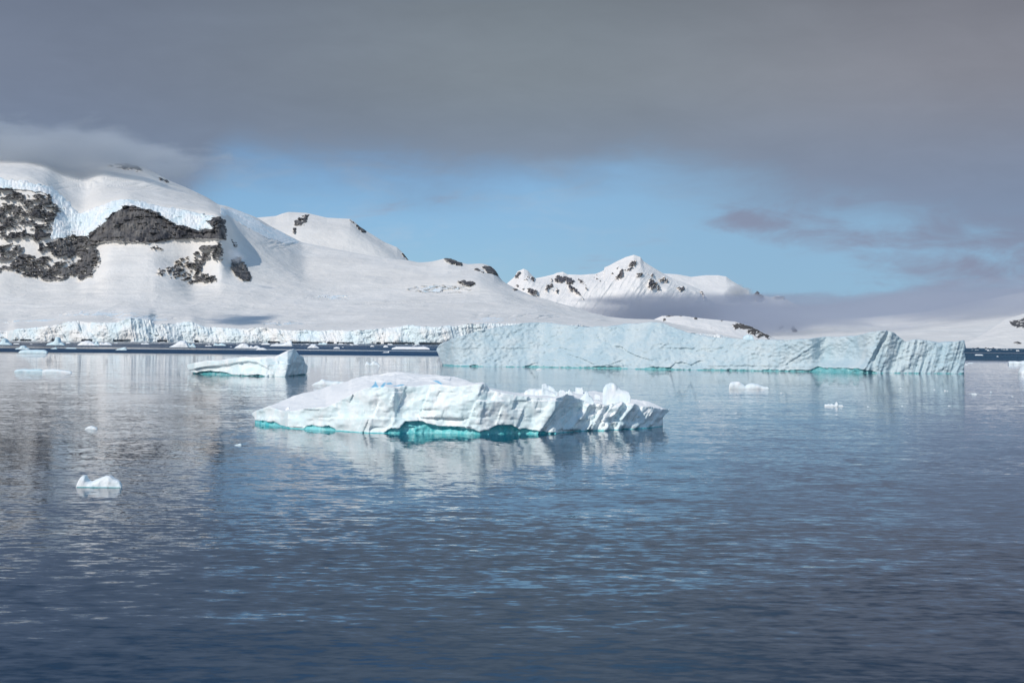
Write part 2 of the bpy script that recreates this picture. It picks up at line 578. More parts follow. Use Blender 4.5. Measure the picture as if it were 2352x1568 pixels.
def shape_a(P, PX, PY, t):
    m = ice_a(PX, PY)
    big = np.zeros(PX.shape)
    big[m] = 1
    f = facets(PX / 11, PY / 9, 5)
    P[..., 1] -= big * (8 * f + 7 * ridged(PX / 5, PY / 9, 3, 8)) * np.where(PY < 640, 1.0, 0.35)
    # long soft undulations and crevasse lines across the glacier slope
    for cx, cy, rx, ry, tl in ((330, 733, 120, 11, 9.0), (150, 718, 170, 9, 14.0), (900, 700, 170, 12, 16.0), (1010, 664, 110, 13, 10.0), (760, 682, 90, 9, 12.0), (620, 745, 140, 6, 20.0), (1180, 726, 140, 9, 20.0), (250, 425, 160, 22, 12.0), (650, 560, 60, 14, 8.0)):
        d = ((PX - cx) / rx) ** 2 + ((PY - cy) / ry) ** 2
        cr = ridged(PX / (rx * 0.35) + PY / tl, (PY + 0.10 * PX) / 3.2, 2, 90 + int(cx))
        P[..., 2] -= 9.0 * np.clip(cr - 0.25, 0, 1) * sstep(1.0, 0.25, d)
    low = sstep(0.2, 0.8, t)[:, None] * sstep(3.2, 2.2, t)[:, None]
    P[..., 2] += low * 3.0 * ridged(PX / 130 + PY / 20, PY / 8, 4, 12)


massif = terrain("mountain", cols, [(GT2, SHY), (R1p, R1y), (R2p, R2y), (R3p, R3y), (R4p, R4y), (SKY_A, R5y)],
                 [60, 70, 130, 40, 70], [("ice_cliff", ice_a, M_SERAC, 4.0, "broken pale blue ice above the dark cliffs"),
                                         ("rock_face", ROCK_A, M_ROCK, 19.0, "dark grey bare rock")],
                 M_SNOWFIELD, "broad snow covered massif with dark rock cliffs and a summit lost in cloud, at left",
                 amp=14.0, nscale=600.0, shape=shape_a, seed=4, soft=11.0)

# ---- the ice front along the shore ----------------------------------------
gc = np.linspace(-250, 1740, 1900)
gv = np.concatenate([[-0.12], np.linspace(-0.02, 1, 64)])
GPX = np.broadcast_to(gc, (len(gv), len(gc)))
ysh = poly(SHORE, gc)
ztop = at(gc, poly(GTOP, gc) + 1.6 * fbm(gc / 6, gc * 0, 3, 5) + 5.0 * fbm(gc / 55, gc * 0, 3, 6), ysh + 20)[:, 2]
GZ = gv[:, None] * ztop[None]
hpx = gv[:, None] * 42
off = (22 * gv[:, None] ** 2
       + 26 * fbm(GPX / 60, gv[:, None] * 0.8, 3, 21)
       - 7 * facets(GPX / 22 + hpx / 40, hpx / 17, 22)
       - 3.5 * facets(GPX / 7, hpx / 7, 23)
       - 3.5 * ridged(GPX / 8 + hpx / 30, hpx / 30, 4, 24)
       - 2.5 * facets(GPX / 2.6, hpx / 3.4, 26))
foot = sstep(0.12, 0.0, gv[:, None]) * (fbm(GPX / 25, 0 * GPX, 3, 25) > 0.1)
off = off + 18 * foot
GY = ysh[None] + off
P = at(GPX, 783, GY)
V = np.stack([P[..., 0], P[..., 1], GZ], -1)
lastrow = V[-1].copy(); lastrow[:, 1] += 70; lastrow[:, 0] *= 1 + 70 / V[-1][:, 1]; lastrow[:, 2] -= 2
V = np.concatenate([V, lastrow[None]], 0)
gl = mesh_obj("glacier", V.reshape(-1, 3), grid_quads(V.shape[0], V.shape[1]), M_FRONT)
tag(gl, "long creamy white glacier front with blue hollows dropping into the sea below the massif", "glacier", kind="structure")

# ---- the rounded shoulder behind ------------------------------------------
SKY_B = [(560, 512), (590, 500), (634, 496), (650, 490), (663, 487), (704, 489), (751, 500), (790, 502), (804, 503), (815, 510), (827, 521), (854, 538), (883, 556), (912, 568), (927, 582), (939, 598), (960, 615)]
terrain("mountain", np.linspace(560, 960, 420),
        [([(560, 660), (960, 680)], [(560, 7700), (960, 7500)]), ([(560, 560), (700, 570), (800, 590), (960, 640)], [(560, 8200), (960, 8000)]),
         ([(560, 530), (700, 520), (800, 530), (880, 570), (960, 628)], [(560, 8500), (960, 8300)]), (SKY_B, [(560, 8800), (700, 8900), (960, 8500)])],
        [50, 90, 60],
        [("rock_face", [(Z3([(545, 170), (560, 135), (600, 125), (660, 115), (640, 165), (600, 190), (570, 215), (550, 260), (532, 240), (540, 200)]), 0.8),
                        (Z3([(985, 165), (1030, 178), (1070, 215), (1110, 250), (1085, 245), (1040, 220)]), 0.7),
                        (Z3([(1380, 405), (1420, 440), (1440, 472), (1410, 450)]), 0.7),
                        (Z3([(415, 150), (530, 120), (480, 170), (430, 160)]), 0.12)], M_ROCK, 20.0, None)],
        M_SNOWFIELD, "rounded snowy shoulder with one small rock patch rising behind the massif", amp=9, nscale=500, seed=9, back=(2000, 0.3))

# ---- the far pointed peak --------------------------------------------------
SKY_C = [(1130, 690), (1161, 654), (1181, 636), (1189, 623), (1203, 617), (1212, 621), (1224, 634), (1229, 639), (1254, 634), (1271, 630), (1280, 626), (1293, 624), (1304, 630),
         (1335, 631), (1368, 629), (1387, 621), (1388.5, 614), (1399, 610), (1419, 599), (1438, 590), (1456, 585), (1471, 590), (1478, 600), (1500, 614), (1522, 627), (1544, 639),
         (1566, 647), (1588, 656), (1607, 665), (1618, 680), (1632, 690), (1660, 712)]
RC = [(Z7(p), d) for p, d in (
    ([(165, 345), (185, 310), (200, 310), (190, 335), (170, 350)], 0.8),
    ([(260, 335), (290, 330), (298, 360), (280, 360)], 0.8),
    ([(330, 360), (350, 355), (360, 410), (340, 400)], 0.7),
    ([(165, 430), (230, 440), (260, 470), (320, 470), (400, 490), (400, 555), (330, 540), (250, 500), (190, 455)], 0.62),
    ([(240, 375), (290, 375), (290, 395), (240, 390)], 0.4),
    ([(565, 380), (600, 345), (690, 335), (740, 365), (780, 390), (770, 430), (720, 420), (680, 380), (640, 400), (580, 405)], 0.72),
    ([(485, 430), (540, 385), (555, 440), (540, 465), (490, 500)], 0.7),
    ([(545, 485), (590, 460), (620, 500), (590, 515)], 0.75),
    ([(700, 420), (780, 450), (850, 540), (860, 570), (790, 520), (740, 480)], 0.55),
    ([(820, 370), (870, 370), (910, 440), (915, 490), (880, 470)], 0.45),
    ([(975, 350), (1030, 350), (1045, 380), (1000, 375)], 0.7),
    ([(1200, 350), (1250, 300), (1330, 260), (1370, 255), (1300, 310), (1270, 350), (1210, 370)], 0.72),
    ([(1370, 190), (1420, 170), (1430, 195), (1390, 240), (1340, 230)], 0.55),
    ([(1165, 310), (1225, 260), (1215, 300), (1180, 335)], 0.4),
    ([(1520, 310), (1580, 310), (1610, 360), (1560, 350)], 0.55),
    ([(1420, 320), (1500, 300), (1480, 360), (1410, 370)], 0.25),
    ([(1545, 360), (1590, 365), (1610, 420), (1660, 420), (1690, 470), (1620, 480), (1570, 500), (1545, 420)], 0.68),
    ([(1650, 370), (1700, 360), (1760, 390), (1740, 410), (1680, 400)], 0.5),
    ([(1840, 460), (1920, 450), (1935, 490), (1880, 500)], 0.7),
    ([(2095, 510), (2110, 510), (2140, 590), (2130, 600)], 0.8))]


def shape_c(P, PX, PY, t):
    w = sstep(0.0, 1.0, t)[:, None] * sstep(3.0, 2.4, t)[:, None]
    r = ridged(PX / 46 + (PY - 640) / 60, PY / 130, 4, 51)
    P[..., 1] -= w * 60 * r
    P[..., 1] -= w * 18 * ridged(PX / 12 + (PY - 640) / 22, PY / 40, 3, 52)


terrain("mountain", np.linspace(1132, 1658, 620),
        [([(1130, 760), (1660, 770)], [(1130, 13000), (1660, 13000)]), ([(1130, 720), (1300, 700), (1450, 690), (1660, 740)], [(1130, 13700), (1660, 13700)]),
         ([(1130, 704), (1203, 655), (1300, 655), (1456, 630), (1560, 672), (1660, 724)], [(1130, 14300), (1660, 14300)]), (SKY_C, [(1130, 15000), (1660, 15000)])],
        [40, 90, 110], [("rock_face", lambda X, Y: rock_mask([(p_, min(d_ + 0.02, 0.9)) for p_, d_ in RC], X, Y, 3.6, 2.8, 13), M_ROCKFAR, 50.0, None)],
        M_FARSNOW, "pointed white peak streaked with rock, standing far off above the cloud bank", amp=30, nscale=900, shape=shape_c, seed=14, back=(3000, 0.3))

# ---- still farther: a low plateau and a rocky tip out of the clouds ---------
terrain("mountain", np.linspace(1480, 1720, 200),
        [([(1480, 700), (1720, 700)], [(1480, 21000), (1720, 21000)]), ([(1480, 650), (1720, 672)], [(1480, 22500), (1720, 22500)]),
         ([(1480, 629), (1522, 628), (1557, 630), (1588, 636), (1621, 632), (1650, 632), (1668, 635), (1680, 644), (1720, 668)], [(1480, 23500), (1720, 23500)])],
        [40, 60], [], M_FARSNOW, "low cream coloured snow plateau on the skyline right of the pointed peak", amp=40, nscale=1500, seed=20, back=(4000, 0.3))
terrain("mountain", np.linspace(1620, 1850, 260),
        [([(1620, 745), (1850, 745)], [(1690, 16500), (1840, 16500)]), ([(1620, 722), (1690, 705), (1840, 712)], [(1690, 17000), (1840, 17000)]),
         ([(1620, 712), (1660, 700), (1690, 690), (1710, 675), (1727, 679), (1737, 669), (1751, 679), (1771, 683), (1785, 679), (1800, 682), (1815, 692), (1840, 705)], [(1690, 17500), (1840, 17500)])],
        [40, 60], [("rock_face", [([(1712, 678), (1727, 677), (1737, 669), (1752, 682), (1745, 690), (1720, 688)], 0.7), ([(1775, 680), (1800, 680), (1800, 686), (1778, 686)], 0.5)], M_ROCKFAR, 40, None)],
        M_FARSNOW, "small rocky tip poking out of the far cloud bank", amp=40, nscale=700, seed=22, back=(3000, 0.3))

# ---- land at the right -----------------------------------------------------
terrain("mountain", np.linspace(1640, 2560, 700),
        [([(1640, 793), (2560, 806)], [(1640, 7200), (2560, 6400)]), ([(1640, 786), (1900, 783), (2100, 780), (2560, 780)], [(1640, 7600), (2560, 6900)]),
         ([(1640, 778), (1900, 768), (2050, 764), (2200, 758), (2560, 730)], [(1640, 8600), (2560, 8000)]),
         ([(1640, 762), (1800, 752), (1900, 742), (2040, 752), (2130, 740), (2250, 722), (2352, 706), (2560, 660)], [(1640, 9800), (2560, 9300)]),
         ([(1640, 750), (1800, 735), (2000, 728), (2130, 715), (2352, 670), (2560, 620)], [(1640, 10600), (2560, 10300)])],
        [30, 50, 60, 40], [("rock_face", [([(1787, 753), (1797, 752), (1796, 756), (1788, 757)], 0.7), ([(1815, 755), (1822, 752), (1830, 758), (1818, 759)], 0.8)], M_ROCKFAR, 20, None)],
        M_SNOWFIELD, "long low snowfield fading up into the grey cloud bank at right", amp=22, nscale=900, seed=25, back=(2000, 0.6))
terrain("hill", np.linspace(2195, 2560, 420),
        [([(2195, 800.5), (2352, 802), (2560, 803)], [(2195, 5200), (2560, 4800)]), ([(2195, 798), (2260, 793), (2352, 790), (2560, 780)], [(2195, 5260), (2560, 4950)]),
         ([(2195, 796), (2217, 789), (2250, 778), (2308, 762), (2352, 752), (2560, 700)], [(2195, 5400), (2560, 5500)]),
         ([(2195, 795), (2217, 788), (2240, 778), (2270, 760), (2307, 735), (2330, 727), (2352, 720), (2420, 690), (2560, 640)], [(2195, 5500), (2560, 6200)])],
        [20, 50, 60], [("rock_face", [([(2318, 740), (2326, 737), (2342, 735), (2360, 728), (2460, 690), (2460, 730), (2360, 758), (2346, 755), (2338, 752), (2328, 748)], 0.85),
                                      ([(2326, 784), (2336, 784.5), (2343, 788), (2330, 787)], 0.85),
                                      ([(2190, 797), (2240, 799), (2290, 800.3), (2360, 801), (2500, 801), (2500, 804), (2190, 803)], 0.35)], M_ROCK, 8, None)],
        M_SNOWFIELD, "steep white snow slope with dark rocks at the right end of the far shore", amp=6, nscale=260, seed=28, back=(1200, 0.4))
# low rocky hill behind the long iceberg
terrain("hill", np.linspace(1498, 1800, 420),
        [([(1498, 790), (1800, 792)], [(1498, 5300), (1800, 5300)]), ([(1498, 762), (1600, 762), (1700, 772), (1800, 789)], [(1498, 5600), (1800, 5500)]),
         ([(1498, 745), (1569, 738), (1655, 746), (1727, 760), (1800, 788)], [(1498, 5900), (1800, 5700)]),
         ([(1498, 736), (1503, 733), (1522, 725), (1569, 725.5), (1604, 730), (1655, 735), (1689, 738.5), (1727, 750.5), (1757, 766), (1785, 780), (1800, 786)], [(1498, 6100), (1800, 5900)])],
        [30, 60, 60],
        [("rock_face", [(Z4(p), d) for p, d in (
            ([(1710, 590), (1750, 566), (1800, 578), (1860, 600), (1920, 632), (2010, 680), (1960, 672), (1900, 645), (1850, 640), (1800, 615), (1740, 610)], 0.66),
            ([(1840, 640), (1900, 640), (1930, 655), (1920, 672), (1870, 660)], 0.85),
            ([(1255, 522), (1400, 522), (1390, 531), (1270, 530)], 0.7), ([(1425, 522), (1490, 530), (1502, 548), (1460, 545)], 0.7),
            ([(1262, 545), (1280, 545), (1275, 558), (1265, 556)], 0.7), ([(1735, 595), (1770, 592), (1775, 620), (1745, 620)], 0.8),
            ([(1590, 610), (1606, 612), (1600, 620)], 0.7), ([(1945, 662), (2000, 680), (1960, 682)], 0.75), ([(1650, 552), (1680, 552), (1680, 557), (1650, 557)], 0.5))], M_ROCKHILL, 6, None)],
        M_FARSNOW, "low snowy hill with brown rock ribs behind the middle of the long iceberg", amp=5, nscale=200, seed=33, back=(900, 0.3))


# ------------------------------------------------------------------ surface extraction
def surface_nets(f, ox, oy, oz):
    s = f < 0
    c = [s[i:s.shape[0] - 1 + i, j:s.shape[1] - 1 + j, k:s.shape[2] - 1 + k] for i in (0, 1) for j in (0, 1) for k in (0, 1)]
    tot = np.zeros(c[0].shape, np.int8)
    for a in c:
        tot += a
    act = (tot > 0) & (tot < 8)
    ii, jj, kk = np.nonzero(act)
    idx = np.full(act.shape, -1, np.int32)
    idx[ii, jj, kk] = np.arange(len(ii), dtype=np.int32)
    acc = np.zeros((len(ii), 3)); cnt = np.zeros(len(ii))
    cor = [(i, j, k) for i in (0, 1) for j in (0, 1) for k in (0, 1)]
    val = {q: f[ii + q[0], jj + q[1], kk + q[2]] for q in cor}
    for a in cor:
        for ax in range(3):
            if a[ax]:
                continue
            b = list(a); b[ax] = 1; b = tuple(b)
            va, vb = val[a], val[b]
            cr = (va < 0) != (vb < 0)
            tt = np.where(cr, va / np.where(cr, va - vb, 1), 0)
            p = np.array(a, float)[None] + np.zeros((len(ii), 3))
            p[:, ax] += tt
            acc += np.where(cr[:, None], p, 0); cnt += cr
    loc = acc / cnt[:, None]
    V = np.stack([ox[0] + (ii + loc[:, 0]) * (ox[1] - ox[0]), oy[0] + (jj + loc[:, 1]) * (oy[1] - oy[0]), oz[0] + (kk + loc[:, 2]) * (oz[1] - oz[0])], -1)
    quads = []
    for ax in range(3):
        sl0 = [slice(None)] * 3; sl1 = [slice(None)] * 3
        sl0[ax], sl1[ax] = slice(0, -1), slice(1, None)
        s0, s1 = s[tuple(sl0)], s[tuple(sl1)]
        ch = s0 != s1
        o1, o2 = [(1, 2), (2, 0), (0, 1)][ax]
        e = np.argwhere(ch)
        ok = (e[:, o1] > 0) & (e[:, o2] > 0) & (e[:, o1] < s.shape[o1] - 1) & (e[:, o2] < s.shape[o2] - 1)
        e = e[ok]
        ins = s0[tuple(e.T)]
        def cell(d1, d2):
            q = e.copy(); q[:, o1] += d1; q[:, o2] += d2
            return idx[q[:, 0], q[:, 1], q[:, 2]]
        q = np.stack([cell(-1, -1), cell(0, -1), cell(0, 0), cell(-1, 0)], -1)
        q[~ins] = q[~ins][:, ::-1]
        quads.append(q)
    Q = np.concatenate(quads)
    return V, Q[(Q >= 0).all(1)]


def face_normals(V, Q):
    n = np.cross(V[Q[:, 2]] - V[Q[:, 0]], V[Q[:, 3]] - V[Q[:, 1]])
    return n / (np.linalg.norm(n, axis=1, keepdims=True) + 1e-9)


def keep_largest(Q, lab, k):
    """of the faces labelled k leave only the largest connected piece, hand the rest to the snow"""
    ids = np.nonzero(lab == k)[0]
    by = {}
    for f in ids:
        for v in Q[f]:
            by.setdefault(int(v), []).append(int(f))
    left, best = set(int(f) for f in ids), []
    while left:
        st = [left.pop()]
        piece = []
        while st:
            f = st.pop()
            piece.append(f)
            for v in Q[f]:
                for g in by[int(v)]:
                    if g in left:
                        left.discard(g)
                        st.append(g)
        if len(piece) > len(best):
            best = piece
    b = set(best)
    for f in ids:
        if int(f) not in b:
            lab[f] = 1


def big_berg(name, label, px0, px1, water, crest, offs, notch, pxl, pxr, vox, zrange, Yb, backsky, topn, mats, crev=(), notch_in=1.6, foot=0.7, yspan=(4, 6), snow_thr=0.6):
    """an iceberg carved out of a block of space: front face, top, back and both ends are surfaces of their own"""
    tp = np.arange(px0 - 12, px1 + 12, 0.5)
    pw = on_water(tp, poly(water, tp))
    yw = pw[:, 1]
    zg = np.arange(zrange[0], zrange[1], vox[2])
    TP, ZG = np.meshgrid(tp, zg, indexing='ij')
    mpp = (yw / F)[:, None]                                    # metres per picture unit
    hz = poly(water, tp)[:, None]
    PYv = hz - ZG / mpp                                        # picture height of a point on the face
    T = yw[:, None] + offs(TP, ZG, PYv)
    zn = (poly(water, tp) - poly(notch, tp)) * (yw / F)
    zn = zn + 0.12 * vox[2] * 8 * fbm(tp / 9, tp * 0, 3, 61)
    notchm = sstep(zn[:, None] + 0.5 * vox[2], zn[:, None] - 0.9 * vox[2], ZG) * (zn[:, None] > vox[2] * 0.8)
    T = T + notch_in * np.clip(zn / 1.0, 0.12, 1)[:, None] * notchm * sstep(-1.2, 0.0, ZG)
    T = T - np.where(ZG < 0, foot * np.minimum(-ZG, 2.5), 0)
    # crest height seen from the water
    pc = poly(crest, tp) 
    zc = at(tp, pc, yw + 1.0)[:, 2]
    for _ in range(2):
        k = np.clip(((zc - zg[0]) / vox[2]).astype(int), 0, len(zg) - 1)
        yc = T[np.arange(len(tp)), k]
        zc = at(tp, pc, yc)[:, 2]
    yb = poly(Yb, tp)
    yb = np.maximum(yb, yc + 2)
    zb = at(tp, poly(backsky, tp), yb)[:, 2] if backsky is not None else zc * 0.85
    # the block of space
    xa, xb = at(px0 - 4, 784, yw.mean())[0], at(px1 + 4, 784, yw.mean())[0]
    ymin, ymax = T.min() if False else yw.min() - yspan[0], yb.max() + yspan[1]
    xa = min(xa, at(px0 - 4, 784, ymax)[0]); xb = max(xb, at(px1 + 4, 784, ymax)[0])
    gx, gy = np.arange(xa, xb, vox[0]), np.arange(ymin, ymax, vox[1])
    GX, GYY = np.meshgrid(gx, gy, indexing='ij')
    PXg = proj(GX, GYY, np.full_like(GX, 2.0))[0]
    ip = np.clip(np.rint((PXg - tp[0]) / 0.5).astype(int), 0, len(tp) - 1)
    s = (GYY - yc[ip]) / (yb - yc)[ip]
    top = zc[ip] + (zb - zc)[ip] * np.clip(s, 0, 1) + topn(PXg, s, GX, GYY)
    top = np.where(s > 1, top - (GYY - yb[ip]) * 1.2, top)
    f = (T.astype(np.float32)[ip] - GYY[..., None].astype(np.float32))
    np.maximum(f, (zg[None, None] - top[..., None]).astype(np.float32), out=f)
    m3 = float(yw.mean() / F)
    np.maximum(f, ((poly(pxl, zg)[None, None] - PXg[..., None]) * m3).astype(np.float32), out=f)
    np.maximum(f, ((PXg[..., None] - poly(pxr, zg)[None, None]) * m3).astype(np.float32), out=f)
    f[:, :, :1] = 1.0
    f[:, :1] = 1.0; f[:, -1:] = 1.0; f[:1] = 1.0; f[-1:] = 1.0
    V, Q = surface_nets(f, gx, gy, zg)
    del f
    nrm = face_normals(V, Q)
    C = V[Q].mean(1)
    cpx, cpy = proj(C[:, 0], C[:, 1], C[:, 2])
    ic = np.clip(np.rint((cpx - tp[0]) / 0.5).astype(int), 0, len(tp) - 1)
    jig = fbm(cpx / 7, cpy / 5, 3, 62)
    lab = np.zeros(len(Q), int)
    front = C[:, 1] < yc[ic] + 4
    lab[(nrm[:, 2] > snow_thr + 0.2 * jig) & (C[:, 2] > 0.55 * zc[ic]) & (C[:, 1] > yc[ic] - 0.8)] = 1
    lab[(C[:, 1] > yc[ic] + 1.0) & (C[:, 2] > 0.3) & (lab == 0) & (nrm[:, 2] > 0.3)] = 1
    lab[((C[:, 2] < zn[ic] + 0.10 * vox[2] + 0.12 * jig) & front) | (C[:, 2] < 0.07)] = 2
    for k, pts in enumerate(crev):
        sd = poly_sd(pts, cpx, cpy)
        lab[(sd > 0) & (lab != 2) & (C[:, 1] < yb[ic])] = 10 + k
    root = empty(name, (float(C[:, 0].mean()), float(yw.mean()), 0.0))
    tag(root, label, "iceberg")
    for k, pn in enumerate(("ice_face", "snow_cap", "waterline_ice")):
        sub_mesh(pn, V, Q, lab == k, mats[k], root)
    for k in range(len(crev)):
        keep_largest(Q, lab, 10 + k)
        sub_mesh("blue_crevice", V, Q, lab == 10 + k, mats[3], root)
    return root, tp, yw, zc, yc


# ---- the big iceberg in front ---------------------------------------------
W1 = [(560, 966), (585, 971), (605, 974.6), (645, 979), (661, 983.4), (703, 985), (773, 988.7), (837, 993), (847, 994), (955, 995.4), (1103, 998), (1187, 996.6), (1240, 996.4), (1276, 996),
      (1289, 993.4), (1324, 990), (1382, 987.6), (1448, 985), (1498, 982), (1523, 978.5), (1550, 974)]
C1 = [(560, 955), (577, 951), (585, 944), (600, 938), (619, 933), (633, 937), (656, 944), (675, 942), (708, 937), (749, 935), (770, 925), (791, 914), (816, 900), (844, 890), (888, 887.6), (911, 890),
      (918, 886), (929, 885), (967, 885), (1013, 882), (1043, 888), (1088, 882), (1111, 880), (1118, 887), (1124, 891.5), (1149, 899), (1185, 907), (1224, 909.6), (1272, 916), (1289, 913), (1302, 906), (1314, 907), (1320, 915), (1342, 923),
      (1357, 933), (1370, 929.5), (1394, 934.5), (1415, 928), (1424, 925), (1436, 930), (1448, 925), (1465, 931), (1490, 936), (1523, 940), (1546, 943), (1560, 945)]
B1 = [(560, 953), (577, 948), (596, 941), (650, 919), (677, 909), (715, 899), (738, 893), (761, 884), (800, 876), (807, 872), (844, 863), (870, 861), (905, 857), (932, 858.6), (976, 862), (1013, 864),
      (1043, 867), (1070, 872.5), (1088, 880), (1111, 880), (1122, 890), (1149, 898), (1185, 904), (1240, 904), (1279, 901), (1316, 901), (1357, 902), (1382, 907), (1410, 915), (1438, 920), (1462, 919.5), (1490, 923.7), (1511, 931), (1528, 939), (1546, 942.5), (1560, 945)]
YB1 = [(560, 206), (600, 216), (650, 228), (760, 240), (850, 248), (1000, 248), (1070, 232), (1100, 200), (1125, 195), (1180, 205), (1280, 222), (1380, 222), (1460, 216), (1528, 210), (1560, 208)]
NT1 = [(560, 966), (586, 965), (600, 966), (628, 968.5), (645, 975.5), (668, 982.5), (696, 984.5), (703, 979), (716, 975.5), (738, 979), (756, 977), (774, 988.5), (830, 993), (880, 994), (897, 984), (918, 984), (926, 975), (932, 967), (970, 968.6),
       (997, 977.7), (1025, 981.4), (1050, 980.7), (1085, 986.7), (1103, 991), (1122, 987.5), (1128, 981), (1149, 975), (1176, 977.7), (1194, 986.7), (1200, 984), (1246, 991), (1276, 992), (1330, 988), (1400, 986.5), (1500, 981), (1560, 975)]


def offs1(px, z, py):
    zz = np.clip(z, 0, 8)
    o = 0.20 * zz
    hi = sstep(0.6, 2.6, zz)
    # pillar and recessed, right facing wall beside it
    o = o + hi * (-0.3 * sstep(870, 890, px) * sstep(912, 906, px) + 0.8 * sstep(902, 932, px) * sstep(1075, 960, px))
    o = o + 1.3 * sstep(880, 915, py) * sstep(640, 700, px) * sstep(830, 770, px) * (fbm(px / 60, py / 40, 2, 4) * 0.8)
    # long crack with its bright left lip
    xl = 1120 - (py - 890) * 0.20
    o = o + hi * 0.14 * sstep(-1.5, 1.5, px - xl) * sstep(30, 6, px - xl) - hi * 0.10 * sstep(-26, -4, px - xl) * sstep(1.5, -1.5, px - xl)
    # the wall turns away here
    xr = 1302 - (py - 908) * 0.72
    d = px - xr
    right = sstep(-2, 6, d) * sstep(1550, 1500, px)
    o = o + 0.8 * sstep(-1, 26, d) * sstep(95, 40, d) * sstep(0.2, 1.2, zz)
    o = o - 0.8 * sstep(-40, -3, d) * sstep(2, -3, d)
    # slanting ridges of the shaded end
    q = px + 0.75 * (py - 950) + 16 * fbm(px / 34, py / 26, 3, 6)
    for xc, wd, am in ((1356, 30, 0.5), (1428, 24, 0.9), (1457, 34, 1.0), (1504, 22, 0.35), (1530, 14, 0.4)):
        e = q - (xc - 12)
        o = o - right * am * sstep(-wd, -1, e) * sstep(8, -1, e) + right * 0.8 * am * sstep(-1, 8, e) * sstep(wd, 8, e)
    o = o + right * (0.62 * ridged((px + 0.6 * py) / 15, py / 44, 4, 7) - 0.8 * facets((px + 0.6 * py) / 24, py / 17, 8) + 0.35 * facets((px + 0.6 * py) / 8, py / 9, 81))
    # broken faces, scallops and small relief
    left = 1 - right
    o = o + left * (-0.9 * facets(px / 58 + py / 150, py / 40, 9) + 0.42 * facets(px / 26 + py / 80, py / 20, 10) + 0.16 * facets(px / 9, py / 9, 101))
    f1, f2, _ = worley(px / 17 + py / 60, py / 13, 11)
    o = o + 0.09 * f1
    o = o + 0.40 * fbm(px / 110, py / 90, 2, 12) + 0.11 * fbm(px / 9, py / 8, 4, 13)
    # horizontal melt lines
    for yl in (945, 962):
        e = py - yl - 4 * fbm(px / 120, px * 0, 2, 3)
        o = o + 0.07 * np.exp(-(e / 1.6) ** 2) * (px > 880) * (px < 1200)
    # lumpy left snout
    o = o - 0.8 * sstep(640, 600, px) * facets(px / 9, py / 11, 14)
    return o


def top1(px, s, x, y):
    c = np.clip(s, 0, 1)
    dome = sstep(770, 850, px) * sstep(1110, 1040, px)
    shelf = sstep(1250, 1290, px)
    o = 0.13 * fbm(x / 1.6 + y / 5, y / 5, 4, 15) + 0.25 * fbm(x / 6, y / 10, 3, 16) * sstep(0, 0.2, c)
    o = o - 0.5 * np.sin(np.pi * np.clip(c * 1.25, 0, 1)) * dome * (c < 0.8)            # trough between the wall and the dome
    o = o + dome * sstep(0.15, 0.5, c) * (0.16 * facets(x / 3.2, y / 6, 17) - 0.05 + 0.22 * ridged((x + 0.5 * y) / 2.4, (y - 0.4 * x) / 7, 3, 18))
    o = o - 0.5 * np.sin(np.pi * c) * shelf + 0.2 * shelf * facets(x / 1.8, y / 3, 19)
    o = o - 0.35 * np.sin(np.pi * c) * sstep(760, 660, px)
    return o


CREV = [[(852, 889.5), (860, 881), (862, 874), (865, 881), (870, 889)], [(873, 888), (880, 880), (886, 877), (884, 885), (880, 889)],
        [(993, 873), (1006, 874), (1017, 882), (1012, 882.5)], [(885, 880), (898, 878), (902, 882), (890, 883)],
        [(902, 886), (925, 882), (930, 884), (915, 887)]]
hero, tp1, yw1, zc1, yc1 = big_berg(
    "iceberg", "large white iceberg with turquoise undercut and loose blocks on top, floating nearest", 577, 1547, W1, C1, offs1, NT1,
    [(-4, 580), (0, 586), (0.7, 585), (1.0, 579), (1.4, 577), (9, 577)], [(-4, 1512), (0, 1523), (1.1, 1522), (1.7, 1529), (2.3, 1545), (9, 1547)],
    (0.13, 0.2, 0.12), (-2.6, 8.4), YB1, B1, top1, (M_BERGICE, M_BERGSNOW, M_TEAL, M_CREVICE), CREV, notch_in=1.1)


# ---- the long table berg behind -------------------------------------------
W2 = [(990, 840), (1017, 840.4), (1110, 841.7), (1240, 843), (1370, 845.4), (1435, 846.3), (1495, 848), (1632, 850), (1837, 853), (1882, 853.5), (1992, 856.6), (2215, 858), (2230, 858)]
C2 = [(990, 806), (1002, 803), (1006, 797), (1010, 792), (1040, 777.7), (1092, 763), (1147, 751.7), (1203, 743), (1250, 740.6), (1296, 746), (1351, 751.7), (1394, 749.8), (1435, 744), (1495, 741), (1524, 743.8),
      (1554, 757.5), (1573, 764), (1612, 772), (1661, 777), (1710, 781), (1768, 782), (1837, 780.3), (1882, 776), (1955, 773), (1983, 769.6), (2001, 764), (2034, 759.5), (2052, 764), (2065, 776), (2080, 786),
      (2102, 779.7), (2124, 782.4), (2157, 787), (2193, 786), (2213, 782.4), (2230, 783)]
NT2 = [(990, 840), (1017, 838.6), (1080, 839.8), (1095, 838), (1110, 841.7), (1190, 842), (1215, 840), (1262, 841.5), (1350, 842.8), (1362, 841), (1420, 842.5), (1440, 846.5), (1480, 846), (1497, 842.5), (1535, 843.5), (1550, 847.5), (1600, 848.5),
       (1632, 847.6), (1800, 850), (1860, 850), (1878, 842), (1891, 844.7), (1937, 845), (1970, 846.5), (2003, 852.5), (2020, 856), (2100, 857), (2230, 857)]
